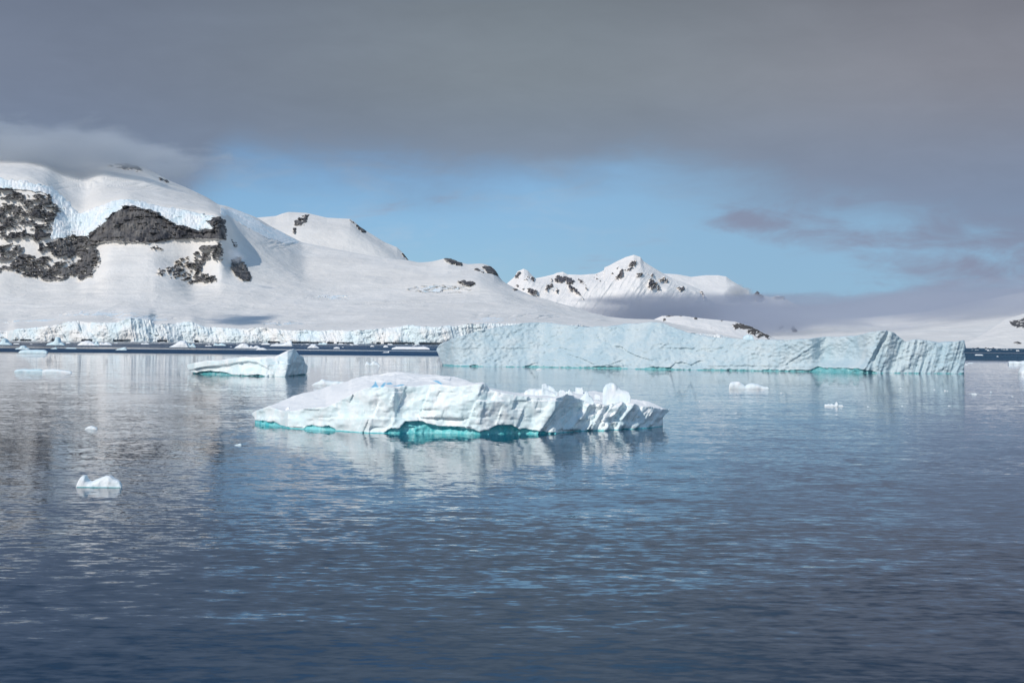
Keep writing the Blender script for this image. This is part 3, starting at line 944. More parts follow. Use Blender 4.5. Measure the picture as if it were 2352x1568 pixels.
CRK2 = [([(1303, 813), (1325, 820), (1345, 827), (1361, 835.5)], 1.6), ([(1418, 795), (1428, 796), (1440, 807), (1460, 816), (1489, 826)], 2.0), ([(1399, 838), (1412, 833), (1426, 827)], 1.2),
        ([(1538, 845), (1552, 833), (1566, 831.5), (1587, 838), (1604, 829)], 1.5), ([(1524, 793), (1536, 790), (1549, 790.5)], 1.0), ([(1512, 789.5), (1522, 789)], 0.9),
        ([(1600, 806), (1612, 802), (1626, 805)], 1.0), ([(1287, 798), (1300, 802), (1308, 805)], 1.1), ([(1492, 838), (1505, 843)], 1.2), ([(1375, 774), (1405, 790), (1420, 797)], 0.9), ([(1215, 841), (1222, 836), (1232, 833)], 1.0)]


def offs2(px, z, py):
    zz = np.clip(z, 0, 24)
    left = sstep(1900, 1600, px)
    o = zz * (0.10 + 0.62 * left * sstep(990, 1120, px) + 0.15 * (1 - left))
    # left end curls away
    o = o + 26 * sstep(1075, 1000, px) ** 2
    # scooped bay
    b = sstep(1862, 1900, px) * sstep(2020, 1960, px)
    o = o + 7.0 * b * sstep(1.0, 6.0, zz)
    # ridge that stands out, falling to the left foot; right of it the wall faces right
    xr = 2036 - (py - 760) * 0.55
    d = px - xr
    o = o - 1.1 * sstep(-90, -2, d) * sstep(3, -3, d) + 1.1 * sstep(-2, 70, d) * sstep(120, 50, d)
    fl = sstep(-4, 6, d)
    q = px + 0.28 * (py - 800)
    o = o + fl * (1.8 * ridged(q / 30, py / 190, 3, 41) + 0.9 * ridged(q / 9, py / 90, 3, 42))
    o = o - 1.3 * facets(px / 90 + py / 60, py / 40, 43) * (1 - 0.6 * fl) + 0.25 * facets((px + 1.2 * py) / 26, py / 15, 44)
    o = o + 0.30 * ridged((px - 1.3 * py) / 22, (py + 0.5 * px) / 9, 4, 45) * (1 - 0.5 * fl)
    f1, _, _ = worley((px - py) / 13, (py + 0.6 * px) / 9, 46)
    o = o + 0.4 * f1
    o = o + 2.5 * fbm(px / 160, py / 120, 3, 47) + 0.55 * fbm(px / 7, py / 5, 3, 48)
    for pts, am in CRK2:
        a = np.array(pts)
        sel = (px > a[:, 0].min() - 30) & (px < a[:, 0].max() + 30)
        dd, side = line_d(pts, px[sel], py[sel])
        o[sel] += am * 0.45 * np.where(side > 0, np.exp(-(dd / 5.0)), -0.5 * np.exp(-(dd / 7.0)))
    return o


def top2(px, s, x, y):
    return 0.45 * fbm(x / 5, y / 5, 4, 49) - 2.0 * np.clip(s, 0, 1) ** 2 + 0.5 * (facets(x / 6, y / 6, 50) - 0.3)


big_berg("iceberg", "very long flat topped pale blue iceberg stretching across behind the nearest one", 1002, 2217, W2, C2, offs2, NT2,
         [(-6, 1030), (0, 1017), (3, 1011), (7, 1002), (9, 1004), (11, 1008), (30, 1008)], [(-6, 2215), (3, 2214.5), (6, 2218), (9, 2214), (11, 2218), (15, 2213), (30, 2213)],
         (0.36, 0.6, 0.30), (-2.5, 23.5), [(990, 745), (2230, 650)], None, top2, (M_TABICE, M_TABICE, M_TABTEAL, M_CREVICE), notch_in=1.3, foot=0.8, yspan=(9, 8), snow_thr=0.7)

# ---- the horned berg at left ----------------------------------------------
W3 = [(420, 856), (433, 857), (447, 858.7), (503, 860.5), (548, 863), (611, 864), (660, 864.2), (700, 863), (706, 861), (715, 860)]
C3 = [(420, 838), (430, 836.4), (449, 832.5), (475, 827.7), (505, 827.7), (524, 823.7), (562, 818.7), (587, 820.6), (616, 817.7), (632, 818.7), (651, 809.5), (665, 803.5), (674.7, 801), (679.5, 804.7), (687, 815),
      (692, 817), (697, 819.8), (700, 831.7), (706, 839.6), (715, 845)]
NT3 = [(420, 855), (433, 854), (452, 853), (465, 846), (484, 842.8), (497, 846), (510, 846.8), (524, 852.3), (535, 857), (548, 859.5), (579, 860.5), (592, 856.5), (600, 858), (611, 863), (650, 864), (706, 860.5), (715, 860)]


NT3 = [(a, poly(W3, a) - 0.5 * (poly(W3, a) - b)) for a, b in NT3]


def offs3(px, z, py):
    zz = np.clip(z, 0, 11)
    o = 0.30 * zz + 0.5 * sstep(4, 9, zz) * zz
    xr = 676 - (py - 802) * 0.30
    d = px - xr
    o = o + 12.5 * sstep(-2, 44, d) - 0.5 * sstep(-40, -4, d) * sstep(2, -3, d)
    right = sstep(-2, 5, d)
    # hollow under a drooping snow lip
    lip = poly([(420, 852), (470, 842), (520, 838), (545, 832), (570, 829), (590, 832), (605, 840), (640, 858), (720, 864)], px)
    e = py - lip
    o = o + 1.7 * sstep(-1.0, 3.5, e) * sstep(640, 560, px) * sstep(26, 8, e)
    o = o + right * (1.3 * ridged((px + 0.35 * py) / 8, py / 36, 3, 91) + 0.9 * facets(px / 9, py / 12, 92))
    o = o - (1 - right) * (0.9 * facets(px / 40, py / 22, 93) + 0.35 * facets(px / 14, py / 10, 94))
    o = o + 0.7 * fbm(px / 60, py / 40, 3, 95) + 0.15 * fbm(px / 7, py / 6, 3, 96)
    return o


def top3(px, s, x, y):
    return 0.16 * fbm(x / 2.2, y / 4, 3, 97) - 0.7 * np.clip(s, 0, 1) ** 2


big_berg("iceberg", "mid sized white iceberg with a sharp horn at its right end and teal hollow", 430, 707, W3, C3, offs3, NT3,
         [(-4, 446), (0, 446), (0.5, 440), (1.1, 434), (2.0, 430), (20, 430)], [(-4, 700), (0, 703), (1, 706), (3, 707), (6, 701), (20, 700)],
         (0.17, 0.28, 0.15), (-2.4, 10.5), [(420, 494), (560, 500), (715, 496)], None, top3, (M_BERGICE, M_BERGSNOW, M_HOLLOW, M_CREVICE), notch_in=2.0, foot=0.7, yspan=(6, 4))


# ------------------------------------------------------------------ loose ice
def lump(name, px0, px1, pyw, prof, label, mat, cat, group=None, depth=0.5, z0=None, dist=None, power=2.6, rough=0.08, nt=44, nc=22, seed=1, keel=0.35, tealfoot=False):
    """one piece of floating ice: cross sections strung along its outline (t, height in picture units)"""
    if dist is None:
        a = on_water(px0, pyw); b = on_water(px1, pyw)
        Y = float((a[1] + b[1]) / 2)
    else:
        Y = dist
    mpp = Y / F
    base = 0.0 if z0 is None else z0
    L = (px1 - px0) * mpp
    xa = at(px0, pyw, Y)[0]
    t = np.linspace(0, 1, nt)
    t = t + 0.0
    h = poly(prof, t) * mpp
    h = np.maximum(h, 0.004 * L) * (1 + 0.05 * np.array([vn2(t * 9 + seed, t * 0 + seed, seed)])[0])
    hd = depth * L * 0.5 * np.sqrt(np.clip(1 - (2 * t - 1) ** 4, 0.0, 1)) + 0.01 * L
    th = np.linspace(0, 2 * np.pi, nc, endpoint=False)
    c, s = np.cos(th), np.sin(th)
    e = 2.0 / power
    cy = np.sign(c) * np.abs(c) ** e
    sz = np.sign(s) * np.abs(s) ** e
    V = np.zeros((nt, nc, 3))
    V[..., 0] = (t * L)[:, None]
    V[..., 1] = hd[:, None] * (1 + cy[None])
    up = h[:, None] * np.maximum(sz, 0)[None]
    dn = -keel * (h.mean() + 0.15 * h)[:, None] * np.maximum(-sz, 0)[None]
    V[..., 2] = up + dn
    sc = max(L * 0.16, h.max() * 0.5)
    rr = rough * min(L * 0.5, h.max() * 1.6)
    n1 = fbm3(V + seed * 13.7, sc, 4, seed)
    n2 = fbm3(V + seed * 5.1 + 50, sc, 4, seed + 3)
    lift = np.clip(V[..., 2] / (h.max() + 1e-6), 0, 1)
    V[..., 1] -= rr * 1.8 * n1 * (0.4 + lift)
    V[..., 2] += rr * n2 * np.clip(lift * 1.5, 0, 1)
    V[..., 0] += rr * 0.9 * fbm3(V + 99, sc, 3, seed + 7) * np.sin(np.pi * t)[:, None]
    V = V.reshape(-1, 3)
    i = np.arange(nt * nc).reshape(nt, nc)
    j = np.roll(i, -1, 1)
    Q = np.stack([i[:-1], i[1:], j[1:], j[:-1]], -1).reshape(-1, 4)
    # close the two ends
    V = np.concatenate([V, V[:nc].mean(0)[None], V[-nc:].mean(0)[None]])
    k = np.arange(nc); k2 = np.roll(k, -1)
    capa = np.stack([np.full(nc, nt * nc), k, k2, np.full(nc, nt * nc)], -1)
    capb = np.stack([np.full(nc, nt * nc + 1), i[-1][k2], i[-1][k], np.full(nc, nt * nc + 1)], -1)
    tri = np.concatenate([capa, capb])[:, :3]
    me = bpy.data.meshes.new(name)
    me.from_pydata(V.tolist(), [], Q.tolist() + tri.tolist())
    me.polygons.foreach_set("use_smooth", np.ones(len(me.polygons), bool))
    me.update()
    me.materials.append(mat)
    o = bpy.data.objects.new(name, me)
    COL.objects.link(o)
    o.location = (xa, Y - (0.15 * L * depth if z0 is None else 0.5 * L * depth), base)
    tag(o, label, cat, group)
    if tealfoot:
        zf = h.max() * 0.09
        f = nt * nc
        W = V.copy()
        W[:, 1] = (W[:, 1] - hd.mean()) * 1.06 + hd.mean()
        W[:, 0] = (W[:, 0] - L / 2) * 0.97 + L / 2
        W[:, 2] = np.minimum(W[:, 2], 0) * 3.0 + np.clip(W[:, 2], 0, zf) - zf * 0.35
        mf = bpy.data.meshes.new("waterline_ice")
        mf.from_pydata(W.tolist(), [], Q.tolist() + tri.tolist())
        mf.polygons.foreach_set("use_smooth", np.ones(len(mf.polygons), bool))
        mf.materials.append(M_HOLLOW)
        c_ = bpy.data.objects.new("waterline_ice", mf)
        COL.objects.link(c_)
        c_.parent = o
    return o


DOME = [(0, 0), (.06, .35), (.2, .75), (.4, 1), (.6, .95), (.8, .7), (.94, .35), (1, 0)]
FLAT = [(0, 0), (.03, .6), (.1, .9), (.3, 1), (.45, .92), (.6, 1), (.85, .95), (.96, .6), (1, 0)]
SPIRE = [(0, 0), (.05, .2), (.2, .3), (.38, .45), (.5, .95), (.58, 1), (.66, .85), (.72, .4), (.85, .3), (1, 0)]
TWIN = [(0, 0), (.05, .7), (.15, .95), (.28, .6), (.36, .4), (.46, .85), (.6, 1), (.75, .7), (.9, .4), (1, 0)]
WEDGE = [(0, 0), (.1, .25), (.4, .6), (.7, .9), (.86, 1), (.95, .5), (1, 0)]
BLOCKY = [(0, 0), (.05, .3), (.28, .4), (.32, .9), (.5, 1), (.66, .95), (.72, .45), (.9, .35), (1, 0)]
RIGHTSPIRE = [(0, 0), (.08, .25), (.35, .3), (.6, .45), (.75, .7), (.86, 1), (.93, .75), (.97, .5), (1, 0)]


def P(shape, h):
    return [(a, b * h) for a, b in shape]


FAR = "floes and small bergs scattered on the far blue water"
MID = "small floating ice pieces on the calm water"
# (outline, x0, x1, waterline, height, label, name, category, group, material, depth)
ICE = [
    (SPIRE, -14, 25.6, 791.7, 15.5, "pale blue peaked berg cut by the left edge of the picture, below the glacier", 'iceberg', M_FLOEBLUE, .7),
    (FLAT, 30.5, 44.6, 790.4, 2, "flat white floe right beside the peaked berg at the far left", 'ice_floe', M_FARFLOE, .5),
    (BLOCKY, 35, 67, 802, 8.5, "lumpy blue white growler with a square block on its top, far left", 'ice_floe', M_FLOEBLUE, .5),
    (FLAT, 43, 109, 810.6, 8, "wide low wedge floe below the lumpy growler at far left", 'ice_floe', M_FLOEBLUE, .4),
    (SPIRE, 107, 148, 792.3, 19.5, "tall blue white spire berg in front of the glacier at far left", 'iceberg', M_FLOEBLUE, .6),
    (DOME, 151, 161, 788.6, 3, "tiny white floe just right of the tall spire berg", 'ice_floe', M_FARFLOE, .6),
    (WEDGE, 116, 131, 801.4, 3.8, "small greyish growler lying below the tall spire berg", 'ice_floe', M_FLOEBLUE, .5),
    (FLAT, 151, 176, 800.6, 2.5, "thin flat slab of pale ice below the two part dome berg", 'ice_floe', M_FLOEBLUE, .4),
    (DOME, 178, 219, 793, 10.5, "broad smooth white dome berg with a blue piece at its right, at left", 'iceberg', M_FARFLOE, .7),
    (BLOCKY, 213, 228, 793.2, 9.0, "narrow blue chunk leaning on the right side of the broad dome berg", 'ice_floe', M_FLOEBLUE, .7),
    (TWIN, 228, 256.5, 792, 6.5, "ragged white floe right of the broad dome berg", 'ice_floe', M_FARFLOE, .5),
    (WEDGE, 265, 291, 804, 7, "tilted wedge of pale ice with its high end at right, alone on the blue water", 'ice_floe', M_FLOEBLUE, .4),
    (TWIN, 324, 343, 790.5, 3.2, "thin broken floe in front of the glacier between the wedge and the steep dome", 'ice_floe', M_FARFLOE, .5),
    ([(0, 0), (.1, .2), (.35, .6), (.55, .9), (.68, 1), (.8, .85), (.93, .5), (1, .1)], 389, 432.5, 797.3, 16.5, "steep white dome berg in front of the black boulder at the glacier foot", 'iceberg', M_FARFLOE, .7),
    (TWIN, 430, 450, 797.3, 9, "rough blue white chunk leaning on the right of the steep dome berg", 'ice_floe', M_FLOEBLUE, .7),
    (TWIN, 471, 487, 795, 2.6, "row of tiny white growlers between the two white dome bergs", 'ice_floe', M_FARFLOE, .5),
    (TWIN, 490, 519.6, 793.6, 5.6, "jagged low floe left of the dome berg with a smooth back", 'ice_floe', M_FLOEBLUE, .5),
    (DOME, 528, 533, 796.5, 1.3, "single tiny ice speck left of the smooth backed dome berg", 'ice_floe', M_FARFLOE, .6),
    ([(0, 0), (.12, .35), (.3, .8), (.55, 1), (.8, .88), (.92, .6), (1, .2)], 538, 572, 799.5, 11.2, "smooth backed white dome berg just above the horned iceberg", 'iceberg', M_FARFLOE, .7),
    (TWIN, 572, 599, 799.8, 6.5, "ragged low floe touching the right of the smooth backed dome berg", 'ice_floe', M_FARFLOE, .5),
    (DOME, 588, 613, 803.7, 5.5, "small white floe with a thin tongue, directly above the horned iceberg", 'ice_floe', M_FARFLOE, .6),
    (FLAT, 600, 620, 791.5, 3.5, "low strip of ice left of the right spired berg at the glacier foot", 'ice_floe', M_FARFLOE, .5),
    (RIGHTSPIRE, 620, 672, 794.6, 14.2, "long berg with one spire at its right end, above the horned iceberg", 'iceberg', M_FARFLOE, .5),
    ([(0, 0), (.1, .35), (.3, .75), (.42, 1), (.52, .85), (.62, .9), (.75, .55), (.9, .2), (1, 0)], 705.5, 733.4, 799, 9.4, "white tent shaped berg right of the horned iceberg's tip", 'iceberg', M_FARFLOE, .6),
    (FLAT, 730.5, 751, 791.4, 4, "low bluish slab against the glacier, above the tent shaped berg", 'ice_floe', M_FLOEBLUE, .5),
    (DOME, 765.6, 781, 800.4, 4, "rounded small floe right of the tent shaped berg", 'ice_floe', M_FARFLOE, .6),
    (DOME, 785, 789.5, 797.6, 1.3, "tiny ice speck beside the rounded small floe", 'ice_floe', M_FARFLOE, .6),
    (FLAT, 777, 789, 790.7, 2.6, "short white floe hugging the glacier foot above the rounded floe", 'ice_floe', M_FARFLOE, .6),
    (DOME, 811, 824, 791.6, 2.2, "thin white floe close to the glacier, third from the long flat floe", 'ice_floe', M_FARFLOE, .6),
    (DOME, 850, 860, 796, 3, "small pointed floe left of the rounded hump by the long flat floe", 'ice_floe', M_FARFLOE, .6),
    (DOME, 880, 892, 797, 4, "rounded white hump just left of the long flat floe", 'ice_floe', M_FARFLOE, .6),
    (FLAT, 899.4, 988, 802.2, 6.6, "long flat white floe on the dark blue water left of the huge berg", 'ice_floe', M_FARFLOE, .35),
    ([(0, 0), (.2, .35), (.6, .4), (.8, .45), (.92, 1), (1, .3)], 878.5, 894, 809.8, 4.2, "little floe with an upturned right tip below the long flat floe", 'ice_floe', M_FARFLOE, .5),
    (TWIN, 838, 874, 840.3, 11.2, "two humped white growler alone in the gap between horned and huge icebergs", 'ice_floe', M_FLOE, .5),
    (FLAT, 890, 902, 791.9, 2.8, "low floe at the glacier foot above the left end of the long flat floe", 'ice_floe', M_FARFLOE, .6),
    (FLAT, 952.7, 964, 791.6, 1.8, "low floe at the glacier foot above the right end of the long flat floe", 'ice_floe', M_FARFLOE, .6),
    (FLAT, 33, 100, 854, 7.2, "left half of a long low floe split by a blue crack, at far left", 'ice_floe', M_FLOEBLUE, .3),
    ([(0, .7), (.05, .85), (.3, 1), (.5, .95), (.7, .7), (.9, .4), (1, 0)], 98, 165.5, 855, 7.6, "right half of a long low floe split by a blue crack, at far left", 'ice_floe', M_FLOE, .3),
    ([(0, 0), (.1, .35), (.24, .7), (.3, 1), (.36, .9), (.45, .72), (.75, .7), (1, .6)], 716, 790, 884.4, 14, "low snowy floe half hidden behind the left shoulder of the nearest large iceberg", 'ice_floe', M_FLOE, .3),
    (DOME, 195, 223, 985.5, 7.8, "small rounded growler alone on the grey water at left", 'ice_floe', M_FLOE, .6),
    (WEDGE, 538, 555, 1022.5, 4.6, "barely floating bit of ice left below the nearest large iceberg", 'ice_floe', M_FLOEBLUE, .6),
    (DOME, 1231, 1244, 849, 3.2, "small pinkish white floe in front of the very long iceberg", 'ice_floe', M_FLOE, .5),
    ([(0, .4), (.03, .8), (.12, 1), (.25, .95), (.36, .6), (.42, .35), (.48, .6), (.6, .75), (.75, .65), (.86, .35), (.92, .25), (.97, .3), (1, .1)], 1674, 1766, 893, 17.5, "white floe of two joined humps in front of the long iceberg's right half", 'ice_floe', M_FLOE, .35),
    ([(0, .25), (.04, .5), (.2, .45), (.27, .6), (.33, .4), (.42, .55), (.52, .3), (.6, .25), (.64, .7), (.67, 1), (.7, .8), (.73, .35), (.85, .35), (.96, .35), (1, 0)], 1893.8, 1937, 933, 10, "small floe shaped like a bird with one thin upright spike, at right", 'ice_floe', M_FLOE, .4),
    (FLAT, 2239.6, 2258.5, 816.2, 2.6, "flat white floe on the dark blue band right of the long iceberg", 'ice_floe', M_FARFLOE, .5),
    (DOME, 2289, 2293.8, 819, 1.7, "white dot of ice on the dark blue band at right", 'ice_floe', M_FARFLOE, .6),
    (TWIN, 2267.5, 2273.5, 805.4, 2.4, "tiny floe near the right hand shore, nearer its blue ice patch", 'ice_floe', M_FARFLOE, .6),
    (TWIN, 2334, 2342, 806.2, 2.6, "tiny floe near the right hand shore at the picture edge", 'ice_floe', M_FARFLOE, .6),
    ([(0, .45), (.1, .72), (.3, .7), (.5, .66), (.7, .8), (.85, 1.2), (1, 1.9)], 2316, 2372, 836.3, 9, "white wedge berg rising to the right, cut by the right edge of the picture", 'iceberg', M_FLOE, .5),
    ([(0, .1), (.1, .5), (.25, 1), (.6, 1.25), (1, .2)], 2343.6, 2440, 859.5, 28, "smooth white berg showing only its left flank at the right edge of the picture", 'iceberg', M_FLOE, .6),
    (FLAT, 2223, 2236, 834.2, 1.4, "thin pale floe right of the very long iceberg's end, the farther of two", 'ice_floe', M_FLOE, .5),
    (FLAT, 2213, 2224, 837.6, 2.0, "thin pale floe touching the very long iceberg's right end", 'ice_floe', M_FLOE, .5),
    (FLAT, 2232, 2244, 905.8, 3.0, "largest of the scattered ice bits on the calm water at right", 'ice_floe', M_FLOE, .5),
]
for n, (shp, a, b, w, h, lab, nm, mt, dp) in enumerate(ICE):
    far = w < 815
    lump(nm, a, b, w, P(shp, h), lab, mt, "iceberg" if nm == "iceberg" else "ice floe", FAR if far else MID, depth=dp, seed=n + 3,
         nt=40 if b - a > 25 else 24, nc=20, rough=0.10, tealfoot=False)
lump("ice_floe", 176, 280, 1118.5, P([(0, .0), (.015, .35), (.04, .62), (.09, .9), (.13, 1), (.17, .97), (.20, .66), (.25, .5), (.32, .46), (.4, .62), (.5, .88), (.6, 1), (.7, .95), (.8, .76), (.9, .62), (.95, .45), (.985, .2), (1, 0)], 25),
     "white growler with a raised head at its left end, nearest ice at lower left", M_FLOE, "ice floe", MID, depth=.4, seed=77, nt=110, nc=44, rough=0.09, tealfoot=True)
# scattered specks that nothing tells apart
for n, (a, w, wd, h) in enumerate(((2067, 891, 4, 1.2), (2144, 894.8, 4.5, 1.3), (2168.5, 897, 5, 1.8), (2175, 897.6, 3, 1.2), (2230, 903.4, 3, 1.1), (2245, 903.8, 3, 1), (2274, 900.4, 5, 1.8), (2273, 907.5, 3.5, 1),
                                   (2323, 910.4, 5, 1.3), (1991, 934, 6, 1.6), (2070, 933, 5, 1.4), (2177, 932, 7, 1.4), (1792, 902.8, 5, 1.4), (2226, 904, 3, .9), (1605, 922, 4, 1.2))):
    lump("ice_chunk", a, a + wd, w, P(DOME, h), "tiny white ice bit on the calm water in front of the long iceberg's right half", M_FLOE, "ice chunk", "tiny ice bits on the calm water", depth=.6, seed=200 + n, nt=14, nc=10)
# brash strung along the foot of the glacier
rng = np.random.RandomState(5)
for n in range(42):
    x = rng.uniform(10, 985)
    w = 781.4 + 0.0089 * x + rng.choice([1.0, 1.6, 2.2, 3.2, 4.5, 6.0, 8.0], p=[.2, .2, .2, .15, .12, .08, .05])
    wd = rng.uniform(2.5, 9)
    lump("ice_chunk", x, x + wd, w, P(FLAT if n % 2 else TWIN, rng.uniform(0.8, 2.0)), "small white brash ice piece drifting along the foot of the glacier", M_FARFLOE, "ice chunk", "brash ice along the glacier foot", depth=.5, seed=300 + n, nt=14, nc=10)
for n in range(14):
    x = rng.uniform(2222, 2350)
    w = 802.2 + rng.choice([.4, 1.0, 1.8])
    lump("ice_chunk", x, x + rng.uniform(2, 6), w, P(FLAT, rng.uniform(0.7, 1.3)), "small white brash ice piece drifting along the right hand shore", M_FARFLOE, "ice chunk", "brash ice along the right shore", depth=.5, seed=400 + n, nt=14, nc=10)


# blocks lying on the nearest berg
def on_top(px, py, dist):
    return float(at(px, py, dist)[2])


BLK0 = [(0, .5), (.08, .85), (.3, 1), (.7, .95), (.92, .8), (1, .4)]
BLK = [
    (1203, 1278, 914, 197, [(0, .55), (.06, .8), (.3, 1), (.6, .95), (.8, .75), (.95, .5), (1, .2)], 22, "long tilted ice slab lying flat on the nearest iceberg, under a standing block", .45),
    (1244, 1280, 903, 206, [(0, .9), (.08, 1), (.3, .98), (.55, .8), (.8, .5), (1, .15)], 21, "standing ice block behind the tilted slab on the nearest iceberg", .5),
    (1283, 1299, 906.5, 203, BLK0, 11, "small round ice block right of the tilted slab on the nearest iceberg", .8),
    (1298, 1317, 907, 200, [(0, .2), (.1, .6), (.35, .6), (.5, 1), (.62, .8), (.8, .55), (1, .2)], 14, "small pointed ice block on the crest of the nearest iceberg", .7),
    (1321, 1339, 902.5, 218, [(0, .7), (.06, 1), (.5, .9), (.9, .95), (1, .5)], 13.5, "square ice block standing alone at the back edge of the nearest iceberg", .8),
    (1329, 1363, 922.5, 195, [(0, .1), (.12, .35), (.35, .75), (.5, 1), (.66, .9), (.72, .6), (.9, .4), (1, .1)], 25, "heap shaped ice block left of the biggest block on the nearest iceberg", .7),
    (1365, 1378, 915, 203, BLK0, 10, "small ice lump between the heap shaped and the biggest block", .8),
    (1383, 1447, 922.5, 201, [(0, .5), (.05, .75), (.14, .92), (.28, 1), (.38, .98), (.52, .82), (.68, .66), (.85, .6), (.95, .52), (1, .3)], 42.5, "biggest ice boulder on the nearest iceberg, with a snout pointing right", .55),
    (654, 666, 946, 198.5, [(0, .2), (.3, .6), (.7, 1), (.9, .8), (1, .3)], 13, "little ice chip lying on the left end of the nearest iceberg", .7),
]
for n, (a, b, w, dst, shp, h, lab, dp) in enumerate(BLK):
    lump("ice_block", a, b, w, P(shp, h * 1.02), lab, M_FLOE, "ice block", "ice blocks lying on the nearest iceberg", depth=dp, z0=on_top((a + b) / 2, w, dst), dist=dst, power=3.2, rough=0.12, nt=40, nc=28, seed=500 + n, keel=0.5)
lump("ice_block", 1705, 1730, 782.5, P([(0, .3), (.1, .7), (.35, .9), (.55, 1), (.85, .9), (.95, .7), (1, .3)], 15), "lone pale blue block showing over the top of the very long iceberg", M_FLOEBLUE, "ice block", depth=.8, z0=on_top(1717, 783, 640), dist=640.0, power=3.2, rough=.1, nt=30, nc=20, seed=600)
# black boulder at the glacier foot
lump("boulder", 437, 453, 785.2, P([(0, .6), (.1, .95), (.4, 1), (.7, .9), (.9, .7), (1, .3)], 9.5), "black boulder at the waterline in front of the glacier", M_ROCK, "boulder", depth=.6, power=3, rough=.12, seed=700)
lump("boulder", 424, 438, 784.8, P([(0, .1), (.3, .5), (.6, 1), (.9, .8), (1, .4)], 4.5), "low dark ledge of rock left of the black boulder at the glacier foot", M_ROCK, "boulder", depth=.6, power=3, rough=.12, seed=701)

# ------------------------------------------------------------------ water
mt, nt = new_mat("sea_water")
out = N(nt, "ShaderNodeOutputMaterial")
geo = N(nt, "ShaderNodeNewGeometry")
sep = N(nt, "ShaderNodeSeparateXYZ")
nt.links.new(geo.outputs["Position"], sep.inputs[0])


def slope(scale, seed, detail=2.0):
    mp = N(nt, "ShaderNodeMapping")
    mp.inputs["Scale"].default_value = scale
    mp.inputs["Location"].default_value = (seed * 3.1, seed * 7.7, seed)
    nt.links.new(geo.outputs["Position"], mp.inputs["Vector"])
    n = noise_n(nt, mp.outputs[0], 1.0, detail, 0.5)
    sb = N(nt, "ShaderNodeVectorMath", operation='SUBTRACT')
    nt.links.new(n.outputs["Color"], sb.inputs[0])
    sb.inputs[1].default_value = (0.5, 0.5, 0.5)
    return sb.outputs[0]


def vscale(v, sx, sy):
    n = N(nt, "ShaderNodeVectorMath", operation='MULTIPLY')
    nt.links.new(v, n.inputs[0])
    n.inputs[1].default_value = (sx, sy, 0.0)
    return n.outputs[0]


def vabs(v):
    n = N(nt, "ShaderNodeVectorMath", operation='ABSOLUTE')
    nt.links.new(v, n.inputs[0])
    return n.outputs[0]


def vadd(a, b):
    n = N(nt, "ShaderNodeVectorMath", operation='ADD')
    nt.links.new(a, n.inputs[0])
    nt.links.new(b, n.inputs[1])
    return n.outputs[0]


def vmulf(v, f):
    n = N(nt, "ShaderNodeVectorMath", operation='SCALE')
    nt.links.new(v, n.inputs[0])
    nt.links.new(f, n.inputs["Scale"])
    return n.outputs[0]


# patches of calmer and livelier water, and the wind ruffled band far out
patch = noise_n(nt, pos_scaled(nt, (0.006, 0.02, 0.0)), 1.0, 3.0, 0.5)
calm = mrange(nt, patch.outputs[0], 0.33, 0.67, 0.55, 1.3)
band = noise_n(nt, pos_scaled(nt, (0.0006, 0.006, 0.0)), 1.0, 3.0, 0.6)
yj = math_n(nt, 'ADD', sep.outputs[1], math_n(nt, 'MULTIPLY', math_n(nt, 'SUBTRACT', band.outputs[0], 0.5), 260.0))
ruff = math_n(nt, 'MULTIPLY', mrange(nt, yj, 880.0, 1180.0), mrange(nt, sep.outputs[0], -1500.0, 900.0, 0.18, 1.0, False))
streak = noise_n(nt, pos_scaled(nt, (0.0005, 0.0055, 0.0)), 1.0, 3.0, 0.6)
ruff = math_n(nt, 'MULTIPLY', ruff, mrange(nt, streak.outputs[0], 0.38, 0.56, 0.15, 1.0))
s = vadd(vscale(slope((0.09, 0.20, 0), 1, 1.0), 0.015, 0.036),
         vadd(vscale(slope((0.60, 1.35, 0), 2, 2.0), 0.045, 0.088), vmulf(vscale(slope((1.7, 3.4, 0), 3, 2.0), 0.06, 0.062), mrange(nt, sep.outputs[1], 50.0, 300.0, 0.9, 1.8))))
s = vmulf(s, math_n(nt, 'MULTIPLY', calm, mrange(nt, sep.outputs[1], 55.0, 150.0, 1.9, 1.05)))
# far out only the wave sides turned towards the eye are seen
s2 = vadd(vscale(slope((0.9, 1.6, 0), 4, 2.0), 0.30, 0.0), vscale(vabs(slope((0.9, 1.6, 0), 6, 2.0)), 0.0, -3.0))
lean = N(nt, "ShaderNodeVectorMath", operation='ADD')
nt.links.new(s2, lean.inputs[0])
lean.inputs[1].default_value = (0.0, -0.22, 0.0)
s2 = lean.outputs[0]
s = vadd(s, vmulf(s2, ruff))
nv = vadd(s, geo.outputs["True Normal"])
nn = N(nt, "ShaderNodeVectorMath", operation='NORMALIZE')
nt.links.new(nv, nn.inputs[0])
gloss = N(nt, "ShaderNodeBsdfGlossy")
gloss.inputs["Color"].default_value = (1, 1, 1, 1)
gloss.inputs["Roughness"].default_value = 0.006
nt.links.new(nn.outputs[0], gloss.inputs["Normal"])
fr = N(nt, "ShaderNodeFresnel")
fr.inputs["IOR"].default_value = 1.333
nt.links.new(nn.outputs[0], fr.inputs["Normal"])
body = N(nt, "ShaderNodeBsdfDiffuse")
body.inputs["Color"].default_value = (0.005, 0.080, 0.18, 1)
tr = N(nt, "ShaderNodeBsdfTransparent")
tr.inputs["Color"].default_value = (0.35, 0.86, 0.90, 1)
mx = N(nt, "ShaderNodeMixShader")
mx.inputs[0].default_value = 0.62
nt.links.new(body.outputs[0], mx.inputs[1]); nt.links.new(tr.outputs[0], mx.inputs[2])
mx2 = N(nt, "ShaderNodeMixShader")
nt.links.new(fr.outputs[0], mx2.inputs[0])
nt.links.new(mx.outputs[0], mx2.inputs[1]); nt.links.new(gloss.outputs[0], mx2.inputs[2])
nt.links.new(mx2.outputs[0], out.inputs[0])
R = 60000.0
